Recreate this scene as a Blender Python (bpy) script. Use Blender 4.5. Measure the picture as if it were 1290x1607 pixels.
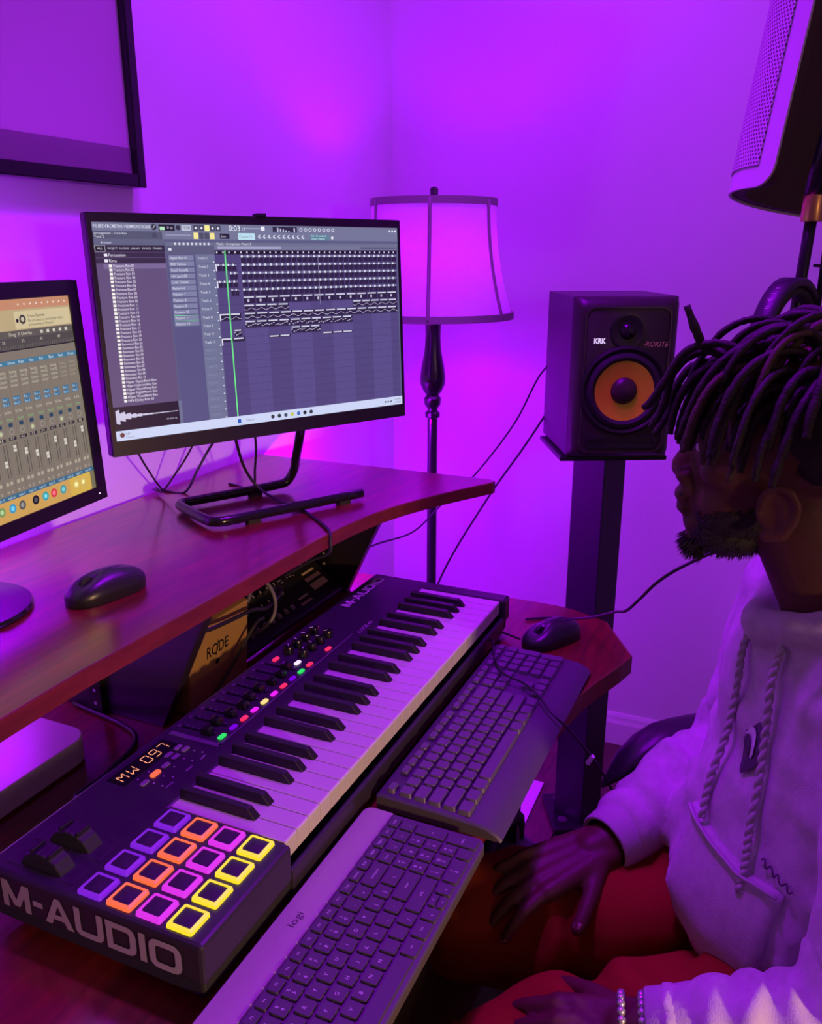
import bpy, bmesh, math, random
from math import pi, sin, cos, radians as R
from mathutils import Vector as V, Matrix, noise

scene = bpy.context.scene
col = scene.collection
for o in list(bpy.data.objects):
    bpy.data.objects.remove(o)

# ------------------------------------------------------------------ camera
PITCH = R(16.95)
CAMP = V((-0.6121, -0.4127, 1.391))
FH = V((0.91283, 0.40833, 0))
RT = V((0.40833, -0.91283, 0))
FW = FH * cos(PITCH) + V((0, 0, -sin(PITCH)))
UP = FH * sin(PITCH) + V((0, 0, cos(PITCH)))
cd = bpy.data.cameras.new('camera')
cam = bpy.data.objects.new('camera', cd)
col.objects.link(cam)
m = Matrix((RT, UP, -FW)).transposed().to_4x4()
m.translation = CAMP
cam.matrix_world = m
cd.sensor_fit = 'VERTICAL'
cd.sensor_height = 36.0
cd.sensor_width = 36.0
cd.lens = 1340.0 / 1607.0 * 36.0
cd.clip_start = 0.02
scene.camera = cam

# ------------------------------------------------------------------ world, lights, exposure
PURPLE = (0.37, 0.0, 1.0)
CEIL_FILL_POWER = 18.0
DOWN_POWER = 70.0
WARM = (1.0, 0.58, 0.29)
w = bpy.data.worlds.new('world')
scene.world = w
w.use_nodes = True
w.node_tree.nodes['Background'].inputs[0].default_value = (0.05, 0.02, 0.06, 1)
w.node_tree.nodes['Background'].inputs[1].default_value = 0.2
LAMP = V((1.30, 0.385, 0))
LAMP_POWER = 6.5


def point_light(name, loc, power, color, radius):
    ld = bpy.data.lights.new(name, 'POINT')
    ld.energy = power
    ld.color = color
    ld.shadow_soft_size = radius
    o = bpy.data.objects.new(name, ld)
    o.location = loc
    col.objects.link(o)
    return o


# the warm lamp of the room, behind the camera
point_light('warm_room_lamp', (-0.80, -2.20, 1.60), 9.0, WARM, 0.10)
wd = bpy.data.lights.new('warm_fill_spot', 'SPOT')  # added warm spot for the key fronts and desk edge, no fixture
wd.energy = 85.0
wd.color = WARM
wd.spot_size = R(42)
wd.spot_blend = 0.8
wd.shadow_soft_size = 0.05
wo_ = bpy.data.objects.new('warm_fill_spot', wd)
wo_.location = (-0.65, -1.60, 1.04)
wo_.rotation_euler = (V((0.14, -0.10, 0.69)) - V(wo_.location)).to_track_quat('-Z', 'Y').to_euler()
col.objects.link(wo_)

sd = bpy.data.lights.new('downlight_beam', 'SPOT')
sd.energy = DOWN_POWER
sd.color = PURPLE
sd.spot_size = R(84)
sd.spot_blend = 0.55
sd.shadow_soft_size = 0.05
so = bpy.data.objects.new('downlight_beam', sd)
so.location = (0.36, 0.06, 2.478)
col.objects.link(so)

vs = scene.view_settings
vs.view_transform = 'Standard'
vs.look = 'None'
vs.gamma = 1.0
vs.use_curve_mapping = False
vs.exposure = 0.0


# ------------------------------------------------------------------ helpers
def lin(c):
    return tuple(((x / 255) / 12.92 if x / 255 <= 0.04045 else ((x / 255 + 0.055) / 1.055) ** 2.4) for x in c)


MATS = {}


def mat(name, base=(0.5, 0.5, 0.5), rough=0.5, metal=0.0, spec=0.5, emit=None, es=1.0, bump=0.0, bscale=200.0,
        var=0.0, vscale=8.0, vstretch=(1, 1, 1), coat=0.0, sheen=0.0, coatr=0.1):
    if name in MATS:
        return MATS[name]
    mt = bpy.data.materials.new(name)
    mt.use_nodes = True
    nt = mt.node_tree
    b = nt.nodes['Principled BSDF']
    b.inputs['Base Color'].default_value = (*base, 1)
    b.inputs['Roughness'].default_value = rough
    b.inputs['Metallic'].default_value = metal
    b.inputs['Specular IOR Level'].default_value = spec
    b.inputs['Coat Weight'].default_value = coat
    b.inputs['Coat Roughness'].default_value = coatr
    b.inputs['Sheen Weight'].default_value = sheen
    if emit:
        b.inputs['Emission Color'].default_value = (*emit, 1)
        b.inputs['Emission Strength'].default_value = es
        mt.cycles.emission_sampling = 'NONE'
    tc = None
    if bump or var:
        tc = nt.nodes.new('ShaderNodeTexCoord')
        mp = nt.nodes.new('ShaderNodeMapping')
        mp.inputs['Scale'].default_value = vstretch
        nt.links.new(tc.outputs['Object'], mp.inputs['Vector'])
    if var:
        nz = nt.nodes.new('ShaderNodeTexNoise')
        nz.inputs['Scale'].default_value = vscale
        nz.inputs['Detail'].default_value = 5
        nt.links.new(mp.outputs[0], nz.inputs['Vector'])
        rp = nt.nodes.new('ShaderNodeValToRGB')
        rp.color_ramp.elements[0].position = 0.3
        rp.color_ramp.elements[1].position = 0.7
        rp.color_ramp.elements[0].color = (*[c * (1 - var) for c in base], 1)
        rp.color_ramp.elements[1].color = (*[min(1, c * (1 + var)) for c in base], 1)
        nt.links.new(nz.outputs['Fac'], rp.inputs['Fac'])
        nt.links.new(rp.outputs['Color'], b.inputs['Base Color'])
    if bump:
        n2 = nt.nodes.new('ShaderNodeTexNoise')
        n2.inputs['Scale'].default_value = bscale
        n2.inputs['Detail'].default_value = 3
        nt.links.new(tc.outputs['Object'], n2.inputs['Vector'])
        bp = nt.nodes.new('ShaderNodeBump')
        bp.inputs['Strength'].default_value = bump
        bp.inputs['Distance'].default_value = 0.002
        nt.links.new(n2.outputs['Fac'], bp.inputs['Height'])
        nt.links.new(bp.outputs['Normal'], b.inputs['Normal'])
    MATS[name] = mt
    return mt


class MB:
    """collects shapes; build() links them as one mesh object"""

    def __init__(s):
        s.v = []
        s.f = []

    def add(s, verts, faces, M=None):
        n = len(s.v)
        s.v += [tuple(M @ V(p)) if M is not None else tuple(p) for p in verts]
        s.f += [tuple(i + n for i in f) for f in faces]
        return s

    def box(s, a, b, M=None):
        x0, y0, z0 = a
        x1, y1, z1 = b
        vv = [(x0, y0, z0), (x1, y0, z0), (x1, y1, z0), (x0, y1, z0), (x0, y0, z1), (x1, y0, z1), (x1, y1, z1), (x0, y1, z1)]
        return s.add(vv, [(0, 3, 2, 1), (4, 5, 6, 7), (0, 1, 5, 4), (1, 2, 6, 5), (2, 3, 7, 6), (3, 0, 4, 7)], M)

    def prism(s, poly, z0, z1, M=None):
        n = len(poly)
        vv = [(x, y, z0) for x, y in poly] + [(x, y, z1) for x, y in poly]
        ff = [tuple(range(n - 1, -1, -1)), tuple(range(n, 2 * n))]
        ff += [(i, (i + 1) % n, n + (i + 1) % n, n + i) for i in range(n)]
        return s.add(vv, ff, M)

    def rings(s, rings, close=True, cap=True, M=None):
        k = len(rings[0])
        vv = [p for r in rings for p in r]
        ff = []
        for i in range(len(rings) - 1):
            for j in range(k if close else k - 1):
                a = i * k + j
                b = i * k + (j + 1) % k
                ff.append((a, b, b + k, a + k))
        if cap and close:
            ff.append(tuple(range(k - 1, -1, -1)))
            ff.append(tuple((len(rings) - 1) * k + j for j in range(k)))
        return s.add(vv, ff, M)

    def lathe(s, prof, n=24, M=None, cap=True):
        rr = [[(r * cos(2 * pi * j / n), r * sin(2 * pi * j / n), z) for j in range(n)] for r, z in prof]
        return s.rings(rr, True, cap, M)

    def tube(s, pts, rad, n=8, M=None):
        pts = [V(p) for p in pts]
        if not isinstance(rad, (list, tuple)):
            rad = [rad] * len(pts)
        t0 = (pts[1] - pts[0]).normalized()
        a = t0.orthogonal().normalized()
        rr = []
        for i, p in enumerate(pts):
            if i == 0:
                t = pts[1] - pts[0]
            elif i == len(pts) - 1:
                t = pts[-1] - pts[-2]
            else:
                t = pts[i + 1] - pts[i - 1]
            t.normalize()
            a = (a - t * a.dot(t)).normalized()
            b = t.cross(a)
            rr.append([p + (a * cos(2 * pi * j / n) + b * sin(2 * pi * j / n)) * rad[i] for j in range(n)])
        return s.rings(rr, True, True, M)

    def ellipsoid(s, c, r, M=None, n=24, k=14):
        rr = []
        for i in range(1, k):
            th = pi * i / k
            rr.append([(c[0] + r[0] * sin(th) * cos(2 * pi * j / n), c[1] + r[1] * sin(th) * sin(2 * pi * j / n), c[2] - r[2] * cos(th)) for j in range(n)])
        return s.rings(rr, True, True, M)

    def capsule(s, p0, r0, p1, r1, n=16, M=None):
        p0 = V(p0)
        p1 = V(p1)
        d = (p1 - p0)
        L = d.length
        d.normalize()
        pts = []
        rad = []
        for i in range(1, 6):
            a = pi / 2 * i / 6
            pts.append(p0 - d * r0 * cos(a))
            rad.append(r0 * sin(a))
        pts += [p0, p1] if L > 1e-5 else [p0]
        rad += [r0, r1] if L > 1e-5 else [r0]
        for i in range(5, 0, -1):
            a = pi / 2 * i / 6
            pts.append(p1 + d * r1 * cos(a))
            rad.append(r1 * sin(a))
        return s.tube(pts, rad, n, M)

    def chain(s, pr, n=16, M=None):
        for (p0, r0), (p1, r1) in zip(pr[:-1], pr[1:]):
            s.capsule(p0, r0, p1, r1, n, M)
        return s

    def mesh(s, name, smooth=False, bevel=0, bseg=2):
        me = bpy.data.meshes.new(name)
        me.from_pydata(s.v, [], s.f)
        if bevel:
            bm = bmesh.new()
            bm.from_mesh(me)
            bmesh.ops.remove_doubles(bm, verts=bm.verts, dist=1e-6)
            es = [e for e in bm.edges if len(e.link_faces) == 2 and e.calc_face_angle(0) > 0.5]
            bmesh.ops.bevel(bm, geom=es, offset=bevel, segments=bseg, affect='EDGES', profile=0.5, clamp_overlap=True)
            bm.to_mesh(me)
            bm.free()
        bm = bmesh.new()
        bm.from_mesh(me)
        bmesh.ops.recalc_face_normals(bm, faces=bm.faces)
        bm.to_mesh(me)
        bm.free()
        if smooth:
            for p in me.polygons:
                p.use_smooth = True
            if smooth == 'angle':
                me.set_sharp_from_angle(angle=R(40))
        me.update()
        return me

    def build(s, name, material, parent=None, smooth=False, bevel=0, bseg=2, loc=None, rot=None):
        return obj(name, s.mesh(name, smooth, bevel, bseg), material, parent, loc, rot)


def obj(name, me, material, parent=None, loc=None, rot=None):
    o = bpy.data.objects.new(name, me)
    col.objects.link(o)
    if material is not None and not me.materials:
        me.materials.append(material)
    if parent:
        o.parent = parent
    if loc is not None:
        o.location = loc
    if rot is not None:
        o.rotation_euler = rot
    return o


def tag(o, label=None, cat=None, group=None, kind=None):
    if label:
        o['label'] = label
    if cat:
        o['category'] = cat
    if group:
        o['group'] = group
    if kind:
        o['kind'] = kind
    return o


def thing(name, label, cat, loc=(0, 0, 0), rotz=0.0, group=None):
    o = bpy.data.objects.new(name, None)
    col.objects.link(o)
    o.empty_display_size = 0.05
    o.location = loc
    o.rotation_euler = (0, 0, rotz)
    return tag(o, label, cat, group)


def rrect(x0, y0, x1, y1, r, n=5):
    p = []
    for cx, cy, a in ((x1 - r, y0 + r, -pi / 2), (x1 - r, y1 - r, 0), (x0 + r, y1 - r, pi / 2), (x0 + r, y0 + r, pi)):
        for i in range(n + 1):
            t = a + pi / 2 * i / n
            p.append((cx + r * cos(t), cy + r * sin(t)))
    return p


def spline(pts, n=10):
    pts = [V(p) for p in pts]
    P = [2 * pts[0] - pts[1]] + pts + [2 * pts[-1] - pts[-2]]
    out = []
    for i in range(1, len(P) - 2):
        for k in range(n):
            t = k / n
            a, b, c, d = P[i - 1], P[i], P[i + 1], P[i + 2]
            out.append(0.5 * ((2 * b) + (c - a) * t + (2 * a - 5 * b + 4 * c - d) * t * t + (3 * b - 3 * c + d - a) * t ** 3))
    out.append(pts[-1])
    return out


TXT = {}


def text_geo(s, bold=0.0):
    """verts, faces of a flat text, cap height about 1, centred at x=0, baseline y=0"""
    key = (s, bold)
    if key not in TXT:
        cu = bpy.data.curves.new('t', 'FONT')
        cu.body = s
        cu.align_x = 'LEFT'
        cu.resolution_u = 3
        cu.offset = bold
        o = bpy.data.objects.new('t', cu)
        me = bpy.data.meshes.new_from_object(o)
        vv = [(v.co.x / 0.69, v.co.y / 0.69) for v in me.vertices]
        ff = [tuple(p.vertices) for p in me.polygons]
        if vv:
            x0 = min(v[0] for v in vv)
            x1 = max(v[0] for v in vv)
            vv = [(x - x0, y) for x, y in vv]
            wd = x1 - x0
        else:
            wd = 0
        bpy.data.objects.remove(o)
        bpy.data.curves.remove(cu)
        bpy.data.meshes.remove(me)
        TXT[key] = (vv, ff, wd)
    return TXT[key]


def put_text(mb, s, origin, xd, yd, h, width=None, align='L', bold=0.0, maxw=None):
    vv, ff, wd = text_geo(s, bold)
    if not vv:
        return
    sx = h if width is None else width / wd
    if maxw and wd * sx > maxw:
        sx = maxw / wd
    off = {'L': 0, 'C': -wd * sx / 2, 'R': -wd * sx}[align]
    o, xd, yd = V(origin), V(xd), V(yd)
    mb.add([o + xd * (x * sx + off) + yd * (y * h) for x, y in vv], ff)


def logotype(mb, origin, xd, yd, h, width):
    """M-AUDIO in wide squared strokes; unit height 1, stroke S"""
    S = 0.235
    shapes = []          # (list of 2d quads)
    x = 0.0
    def ring_(x0, w_, r, skip=None, rl=True):
        ro = rrect(0, 0, w_, 1, r, 4)
        ri = rrect(S, S * 0.9, w_ - S, 1 - S * 0.9, max(0.02, r - S * 0.8), 4)
        n = len(ro)
        return [[ro[i], ro[(i + 1) % n], ri[(i + 1) % n], ri[i]] for i in range(n)], n
    def put(quads, x0):
        for q in quads:
            shapes.append([(a + x0, b) for a, b in q])
    # M
    put([[(0, 0), (S, 0), (S, 1), (0, 1)], [(1.15 - S, 0), (1.15, 0), (1.15, 1), (1.15 - S, 1)],
         [(0, 1), (S * 1.15, 1), (0.575 + S * 0.5, 0.12), (0.575 - S * 0.5, 0.12)], [(1.15 - S * 1.15, 1), (1.15, 1), (0.575 + S * 0.5, 0.12), (0.575 - S * 0.5, 0.12)]], 0)
    x = 1.27
    put([[(0, 0.40), (0.40, 0.40), (0.40, 0.60), (0, 0.60)]], x)
    x += 0.46
    # A
    put([[(0, 0), (S * 1.15, 0), (0.575 + S * 0.45, 1), (0.575 - S * 0.45, 1)], [(1.15 - S * 1.15, 0), (1.15, 0), (0.575 + S * 0.45, 1), (0.575 - S * 0.45, 1)],
         [(0.26, 0.22), (0.89, 0.22), (0.82, 0.40), (0.33, 0.40)]], x)
    x += 1.22
    # U
    q, n = ring_(0, 1.1, 0.26)
    put([[(0, 0.25), (S, 0.25), (S, 1), (0, 1)], [(1.1 - S, 0.25), (1.1, 0.25), (1.1, 1), (1.1 - S, 1)]] + [k for k in q if max(v[1] for v in k) < 0.35], x)
    x += 1.22
    # D
    q, n = ring_(0, 1.1, 0.30)
    put([[(0, 0), (S, 0), (S, 1), (0, 1)]] + [[(max(v[0], 0.0), v[1]) for v in k] for k in q if min(v[0] for v in k) > 0.2], x)
    put([[(0, 0), (0.82, 0), (0.82, S * 0.9), (0, S * 0.9)], [(0, 1 - S * 0.9), (0.82, 1 - S * 0.9), (0.82, 1), (0, 1)]], x)
    x += 1.22
    put([[(0, 0), (S, 0), (S, 1), (0, 1)]], x)
    x += S + 0.12
    q, n = ring_(0, 1.15, 0.30)
    put(q, x)
    x += 1.15
    o, xd, yd = V(origin), V(xd), V(yd)
    nrm = xd.cross(yd).normalized()
    for i, q in enumerate(shapes):
        mb.add([o + xd * (a * width / x) + yd * (b * h) + nrm * 0.00001 * i for a, b in q], [tuple(range(len(q)))])


# ------------------------------------------------------------------ materials
M_wall = mat('wall_paint', (0.80, 0.79, 0.80), 0.55, bump=0.12, bscale=90)
M_trim = mat('trim_paint', (0.82, 0.80, 0.80), 0.4)
M_wood = mat('cherry_wood', (0.16, 0.013, 0.010), 0.30, var=0.35, vscale=6, vstretch=(1.5, 14, 14), coat=1.0, coatr=0.16, spec=0.6)
M_edge = mat('cherry_edge', (0.17, 0.016, 0.016), 0.35, var=0.2, vscale=8, vstretch=(2, 12, 12))
M_panel = mat('dark_panel', (0.022, 0.014, 0.022), 0.38)
M_blk = mat('black_plastic', (0.012, 0.011, 0.013), 0.42)
M_blkg = mat('black_gloss', (0.010, 0.009, 0.011), 0.16)
M_blkm = mat('black_matte', (0.016, 0.015, 0.017), 0.7)
M_metal = mat('black_metal', (0.014, 0.013, 0.015), 0.28, metal=0.3)
M_chrome = mat('steel', (0.55, 0.52, 0.5), 0.25, metal=1.0)
M_brass = mat('brass', (0.62, 0.36, 0.14), 0.32, metal=1.0)
M_cable = mat('cable_rubber', (0.02, 0.018, 0.022), 0.45)
M_print = mat('grey_print', (0.42, 0.38, 0.42), 0.6)
M_white = mat('white_print', (0.75, 0.72, 0.75), 0.6)

# ================================================================== the room
XW, YW, ZC = 1.67, 0.665, 2.5
XL, YF = -2.6, -3.0


def struct(name, mb, material, parent=None, **k):
    o = mb.build(name, material, parent, **k)
    if not parent:
        o['kind'] = 'structure'
    return o


M_floorb = mat('subfloor', (0.02, 0.012, 0.01), 0.7)
M_plank = mat('dark_floor_plank', (0.10, 0.05, 0.035), 0.42, var=0.35, vscale=5, vstretch=(3, 20, 20))
fl = struct('floor', MB().box((XL, YF, -0.06), (XW, YW, -0.014)), M_floorb)
pw = 0.125
pm = MB().box((0, 0.001, -0.014), (XW - XL, pw - 0.002, 0)).mesh('plank', bevel=0.0015, bseg=1)
y = YF
while y < YW - 0.02:
    o = obj('plank', pm, M_plank, fl, (XL, y, 0))
    if y + pw > YW:
        o.scale.y = (YW - y) / pw
    y += pw
struct('ceiling', MB().box((XL, YF, ZC), (XW, YW, ZC + 0.08)), M_wall)
struct('wall_back', MB().box((XL, YW, -0.06), (XW + 0.1, YW + 0.1, ZC)), M_wall)
struct('wall_right', MB().box((XW, YF, -0.06), (XW + 0.1, YW, ZC)), M_wall)
struct('wall_left', MB().box((XL - 0.1, YF, -0.06), (XL, YW, ZC)), M_wall)
struct('wall_front', MB().box((XL, YF - 0.1, -0.06), (XW, YF, ZC)), M_wall)


def baseboard(name, M, L):
    prof = [(0, 0), (0.016, 0), (0.016, 0.068), (0.011, 0.078), (0.009, 0.088), (0.004, 0.096), (0, 0.097)]
    mb = MB()
    mb.rings([[(x, d, z) for d, z in prof] for x in (0, L)], True, True, M)
    struct(name, mb, M_trim)


baseboard('baseboard_right', Matrix.Translation((XW, YW - 0.016, 0)) @ Matrix.Rotation(-pi / 2, 4, 'Z') @ Matrix.Scale(-1, 4, (0, 1, 0)), YW - YF - 0.02)
baseboard('baseboard_back', Matrix.Translation((XL, YW, 0)) @ Matrix.Scale(-1, 4, (0, 1, 0)), XW - XL)

# added purple ceiling light, out of view, to even the glow on the walls
cl = thing('added_ceiling_light', 'added round ceiling light glowing purple out of view over the corner', 'ceiling light', (0.80, 0.0, ZC))
MB().lathe([(0.0, -0.001), (0.155, -0.001), (0.16, -0.012), (0.155, -0.03), (0.145, -0.03)], 36, cap=False).build('rim', M_trim, cl, smooth='angle')
M_dif = mat('ceiling_fill_diffuser', (0.7, 0.7, 0.7), 0.5, emit=PURPLE, es=CEIL_FILL_POWER / (pi * pi * 0.145 ** 2))
M_dif.cycles.emission_sampling = 'FRONT'
MB().lathe([(0.145, -0.028), (0.10, -0.042), (0.0, -0.048)], 24, cap=False).build('diffuser', M_dif, cl, smooth=True)

dl = thing('downlight', 'small recessed ceiling spot glowing purple above the desk', 'ceiling light', (0.36, 0.06, ZC))
MB().lathe([(0.085, -0.0005), (0.088, -0.004), (0.080, -0.010), (0.062, -0.008), (0.060, -0.0005)], 32, cap=False).build('trim_ring', M_trim, dl, smooth='angle')
MB().lathe([(0.061, -0.002), (0.03, -0.004), (0.0, -0.0045)], 24, cap=False).build('lens', mat('downlight_lens', (0.5, 0.5, 0.5), 0.4, emit=PURPLE, es=20.0), dl, smooth=True)

# ================================================================== studio desk
ZD, ZS = 0.75, 0.96
desk = thing('studio_desk', 'cherry wood studio desk with curved raised shelf and slanted rack bays', 'desk', (0, 0, 0))


def half_profile(front, xe):
    """front: list of (x, y) with x growing from the middle to the end"""
    pts = [(p.x, p.y) for p in spline([(x, y, 0) for x, y in front], 6)]
    left = [(-x, y) for x, y in reversed(pts)]
    return left[:-1] + pts


top_front = half_profile([(0, -0.138), (0.19, -0.14), (0.38, -0.152), (0.55, -0.176), (0.67, -0.212)], 0.87)
deskpoly = [(-0.868, 0.62), (-0.868, -0.05), (-0.86, -0.09), (-0.83, -0.155), (-0.71, -0.222)] + top_front + \
    [(0.71, -0.222), (0.83, -0.155), (0.86, -0.09), (0.868, -0.05), (0.868, 0.62)]
o = MB().prism(deskpoly, ZD - 0.032, ZD).build('desktop', M_wood, desk, bevel=0.0015)
shelf_front = half_profile([(0, 0.25), (0.2, 0.244), (0.4, 0.24), (0.544, 0.234), (0.671, 0.214), (0.8, 0.166), (0.925, 0.101)], 0.947)
shelfpoly = [(-0.947, 0.655), (-0.947, 0.112)] + shelf_front + [(0.936, 0.100), (0.947, 0.112), (0.947, 0.655)]
o = MB().prism(shelfpoly, ZS - 0.024, ZS).build('raised_shelf', M_wood, desk, bevel=0.0012)
# red front bands of the two boards
def band(name, poly, z0, z1, t=0.0012):
    mb = MB()
    n = len(poly)
    rr = []
    for i, (x, y) in enumerate(poly):
        a = V(poly[max(0, i - 1)])
        b = V(poly[min(n - 1, i + 1)])
        d = (b - a).normalized()
        nx, ny = d.y, -d.x
        rr.append([(x, y, z0), (x + nx * t, y + ny * t, z0), (x + nx * t, y + ny * t, z1), (x, y, z1)])
    mb.rings(rr)
    return mb.build(name, M_edge, desk)
band('edge_band', [(-0.71, -0.222)] + top_front + [(0.71, -0.222), (0.83, -0.155), (0.86, -0.09), (0.868, -0.05)], ZD - 0.031, ZD - 0.001)
band('edge_band', shelf_front + [(0.936, 0.100), (0.947, 0.112)], ZS - 0.023, ZS - 0.001)
# slanted dividers
for x in (-0.775, -0.233, 0.215, 0.757):
    mb = MB()
    prof = [(0.340, ZD), (0.250, ZS - 0.024), (0.53, ZS - 0.024), (0.53, ZD)]
    mb.rings([[(xx, yy, zz) for yy, zz in prof] for xx in (x, x + 0.018)])
    mb.build('divider', M_panel, desk, bevel=0.001)
# steel rack rails with screw holes, on the divider faces
rail_hole = MB().lathe([(0.0026, 0), (0.0026, 0.0008)], 8).mesh('rail_hole')
for x, sgn in ((-0.215, 1), (0.215, -1), (0.233, 1), (0.757, -1)):
    x1 = x + sgn * 0.010
    yy = 0.44 if x == 0.215 else 0.37
    r = MB().box((min(x, x1), yy, ZD), (max(x, x1), yy + 0.022, ZS - 0.024)).build('rack_rail', M_metal, desk)
    for k in range(8):
        obj('screw_hole', rail_hole, M_print, r, (x1, yy + 0.011, ZD + 0.018 + k * 0.0205), (0, sgn * pi / 2, 0))
# leg panels and a modesty board
for x in (-0.80, 0.776):
    MB().box((x, -0.02, 0.0), (x + 0.024, 0.58, ZD - 0.032)).build('leg_panel', M_panel, desk, bevel=0.001)
MB().box((-0.776, 0.55, 0.25), (0.776, 0.57, ZD - 0.032)).build('back_board', M_panel, desk)

# ================================================================== floor lamp
lamp = thing('floor_lamp', 'dark turned floor lamp with pale bell shade standing in the wall corner', 'lamp', LAMP)
M_lampp = mat('lamp_pole', (0.016, 0.010, 0.018), 0.2, coat=0.4)
MB().lathe([(0.0, 0), (0.135, 0), (0.138, 0.012), (0.12, 0.024), (0.05, 0.034), (0.024, 0.05), (0.02, 0.08), (0.012, 0.09)], 40).build('base', M_lampp, lamp, smooth='angle')
MB().lathe([(0.0125, 0.085), (0.0125, 1.0), (0.018, 1.004), (0.0185, 1.014), (0.0125, 1.02), (0.0125, 1.03)], 20).build('pole', M_lampp, lamp, smooth='angle')
MB().lathe([(0.0125, 1.025), (0.020, 1.035), (0.021, 1.05), (0.015, 1.058), (0.022, 1.066), (0.0305, 1.085), (0.031, 1.10), (0.028, 1.125), (0.02, 1.165), (0.018, 1.20), (0.019, 1.225), (0.024, 1.232), (0.022, 1.24), (0.012, 1.245)], 28).build('urn', M_lampp, lamp, smooth='angle')
ZB, ZT = 1.245, 1.502
RB, RTP = 0.186, 0.142
M_shade = bpy.data.materials.new('shade_linen')
M_shade.use_nodes = True
nt = M_shade.node_tree
nt.nodes.remove(nt.nodes['Principled BSDF'])
df = nt.nodes.new('ShaderNodeBsdfDiffuse')
tl = nt.nodes.new('ShaderNodeBsdfTranslucent')
ad = nt.nodes.new('ShaderNodeAddShader')
tc = nt.nodes.new('ShaderNodeTexCoord')
wv = nt.nodes.new('ShaderNodeTexNoise')
mp = nt.nodes.new('ShaderNodeMapping')
mp.inputs['Scale'].default_value = (60, 60, 260)
wv.inputs['Scale'].default_value = 1.6
rp = nt.nodes.new('ShaderNodeValToRGB')
rp.color_ramp.elements[0].position = 0.3
rp.color_ramp.elements[1].position = 0.75
rp.color_ramp.elements[0].color = (0.08, 0.08, 0.08, 1)
rp.color_ramp.elements[1].color = (0.135, 0.13, 0.135, 1)
nt.links.new(tc.outputs['Object'], mp.inputs[0])
nt.links.new(mp.outputs[0], wv.inputs['Vector'])
nt.links.new(wv.outputs['Fac'], rp.inputs['Fac'])
nt.links.new(rp.outputs['Color'], tl.inputs['Color'])
df.inputs['Color'].default_value = (0.62, 0.58, 0.60, 1)
nt.links.new(df.outputs[0], ad.inputs[0])
nt.links.new(tl.outputs[0], ad.inputs[1])
nt.links.new(ad.outputs[0], nt.nodes['Material Output'].inputs[0])
M_shtrim = mat('shade_trim', (0.34, 0.25, 0.30), 0.7)


def shade_r(t):      # t 0 bottom .. 1 top, bell
    return RTP + (RB - RTP) * (1 - t) ** 2.0


NS = 64
mb = MB()
outer = [[(shade_r(i / 12) * cos(2 * pi * j / NS), shade_r(i / 12) * sin(2 * pi * j / NS), ZB + (ZT - ZB) * i / 12) for j in range(NS)] for i in range(13)]
mb.rings(outer, True, False)
sh = mb.build('shade', M_shade, lamp, smooth=True)
for rr_, z0, z1 in ((RB, ZB - 0.004, ZB + 0.012), (RTP, ZT - 0.012, ZT + 0.004)):
    mb = MB()
    mb.lathe([(rr_ - 0.002, z0), (rr_ + 0.0035, z0), (rr_ + 0.0035, z1), (rr_ - 0.002, z1), (rr_ - 0.002, z0)], NS, cap=False)
    mb.build('trim_band', M_shtrim, sh, smooth='angle')
for k in range(6):
    a = 2 * pi * k / 6 + R(199)
    pts = [((shade_r(i / 10) + 0.001) * cos(a), (shade_r(i / 10) + 0.001) * sin(a), ZB + (ZT - ZB) * i / 10) for i in range(11)]
    MB().tube(pts, 0.0042, 6).build('rib', M_shtrim, sh, smooth=True)
mb = MB()
for k in range(3):
    a = 2 * pi * k / 3
    mb.tube([(0, 0, ZT - 0.006), (RTP * cos(a), RTP * sin(a), ZT - 0.006)], 0.0018, 6)
mb.build('spider', M_lampp, sh)
MB().lathe([(0.004, ZT - 0.01), (0.004, ZT + 0.006), (0.009, ZT + 0.008), (0.010, ZT + 0.026), (0.006, ZT + 0.03)], 12).build('finial', M_lampp, lamp, smooth='angle')
MB().lathe([(0.012, 1.24), (0.012, 1.30), (0.017, 1.30), (0.017, 1.335)], 16).build('bulb_socket', M_lampp, lamp, smooth='angle')
M_bulb = mat('bulb_glass', (0.8, 0.8, 0.8), 0.3, emit=PURPLE, es=LAMP_POWER / (pi * 0.0105))
M_bulb.cycles.emission_sampling = 'FRONT'
MB().lathe([(0.014, 1.336), (0.024, 1.352), (0.030, 1.372), (0.028, 1.392), (0.016, 1.407), (0.004, 1.411)], 14).build('bulb', M_bulb, lamp, smooth=True)

# ================================================================== speaker stand and speaker
ST = V((1.275, -0.035, 0))
stand = thing('speaker_stand', 'tall black square column stand carrying the studio speaker', 'stand', ST)
MB().box((-0.075, -0.075, 0), (0.075, 0.075, 0.018)).build('base_plate', M_metal, stand, bevel=0.003, rot=(0, 0, R(27)))
MB().box((-0.042, -0.042, 0.018), (0.042, 0.042, 0.965)).build('column', mat('stand_black', (0.016, 0.013, 0.02), 0.5), stand, bevel=0.002, rot=(0, 0, R(158)))
MB().box((-0.105, -0.115, 0.965), (0.115, 0.115, 0.975)).build('top_plate', M_metal, stand, bevel=0.002, rot=(0, 0, R(27)))
for a in (0, 1, 2, 3):
    an = R(27) + a * pi / 2
    MB().lathe([(0.012, -0.0), (0.012, 0.004)], 12).build('plate_screw', M_chrome, stand, loc=(0.060 * cos(an + 0.7), 0.060 * sin(an + 0.7), 0.018))

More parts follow.
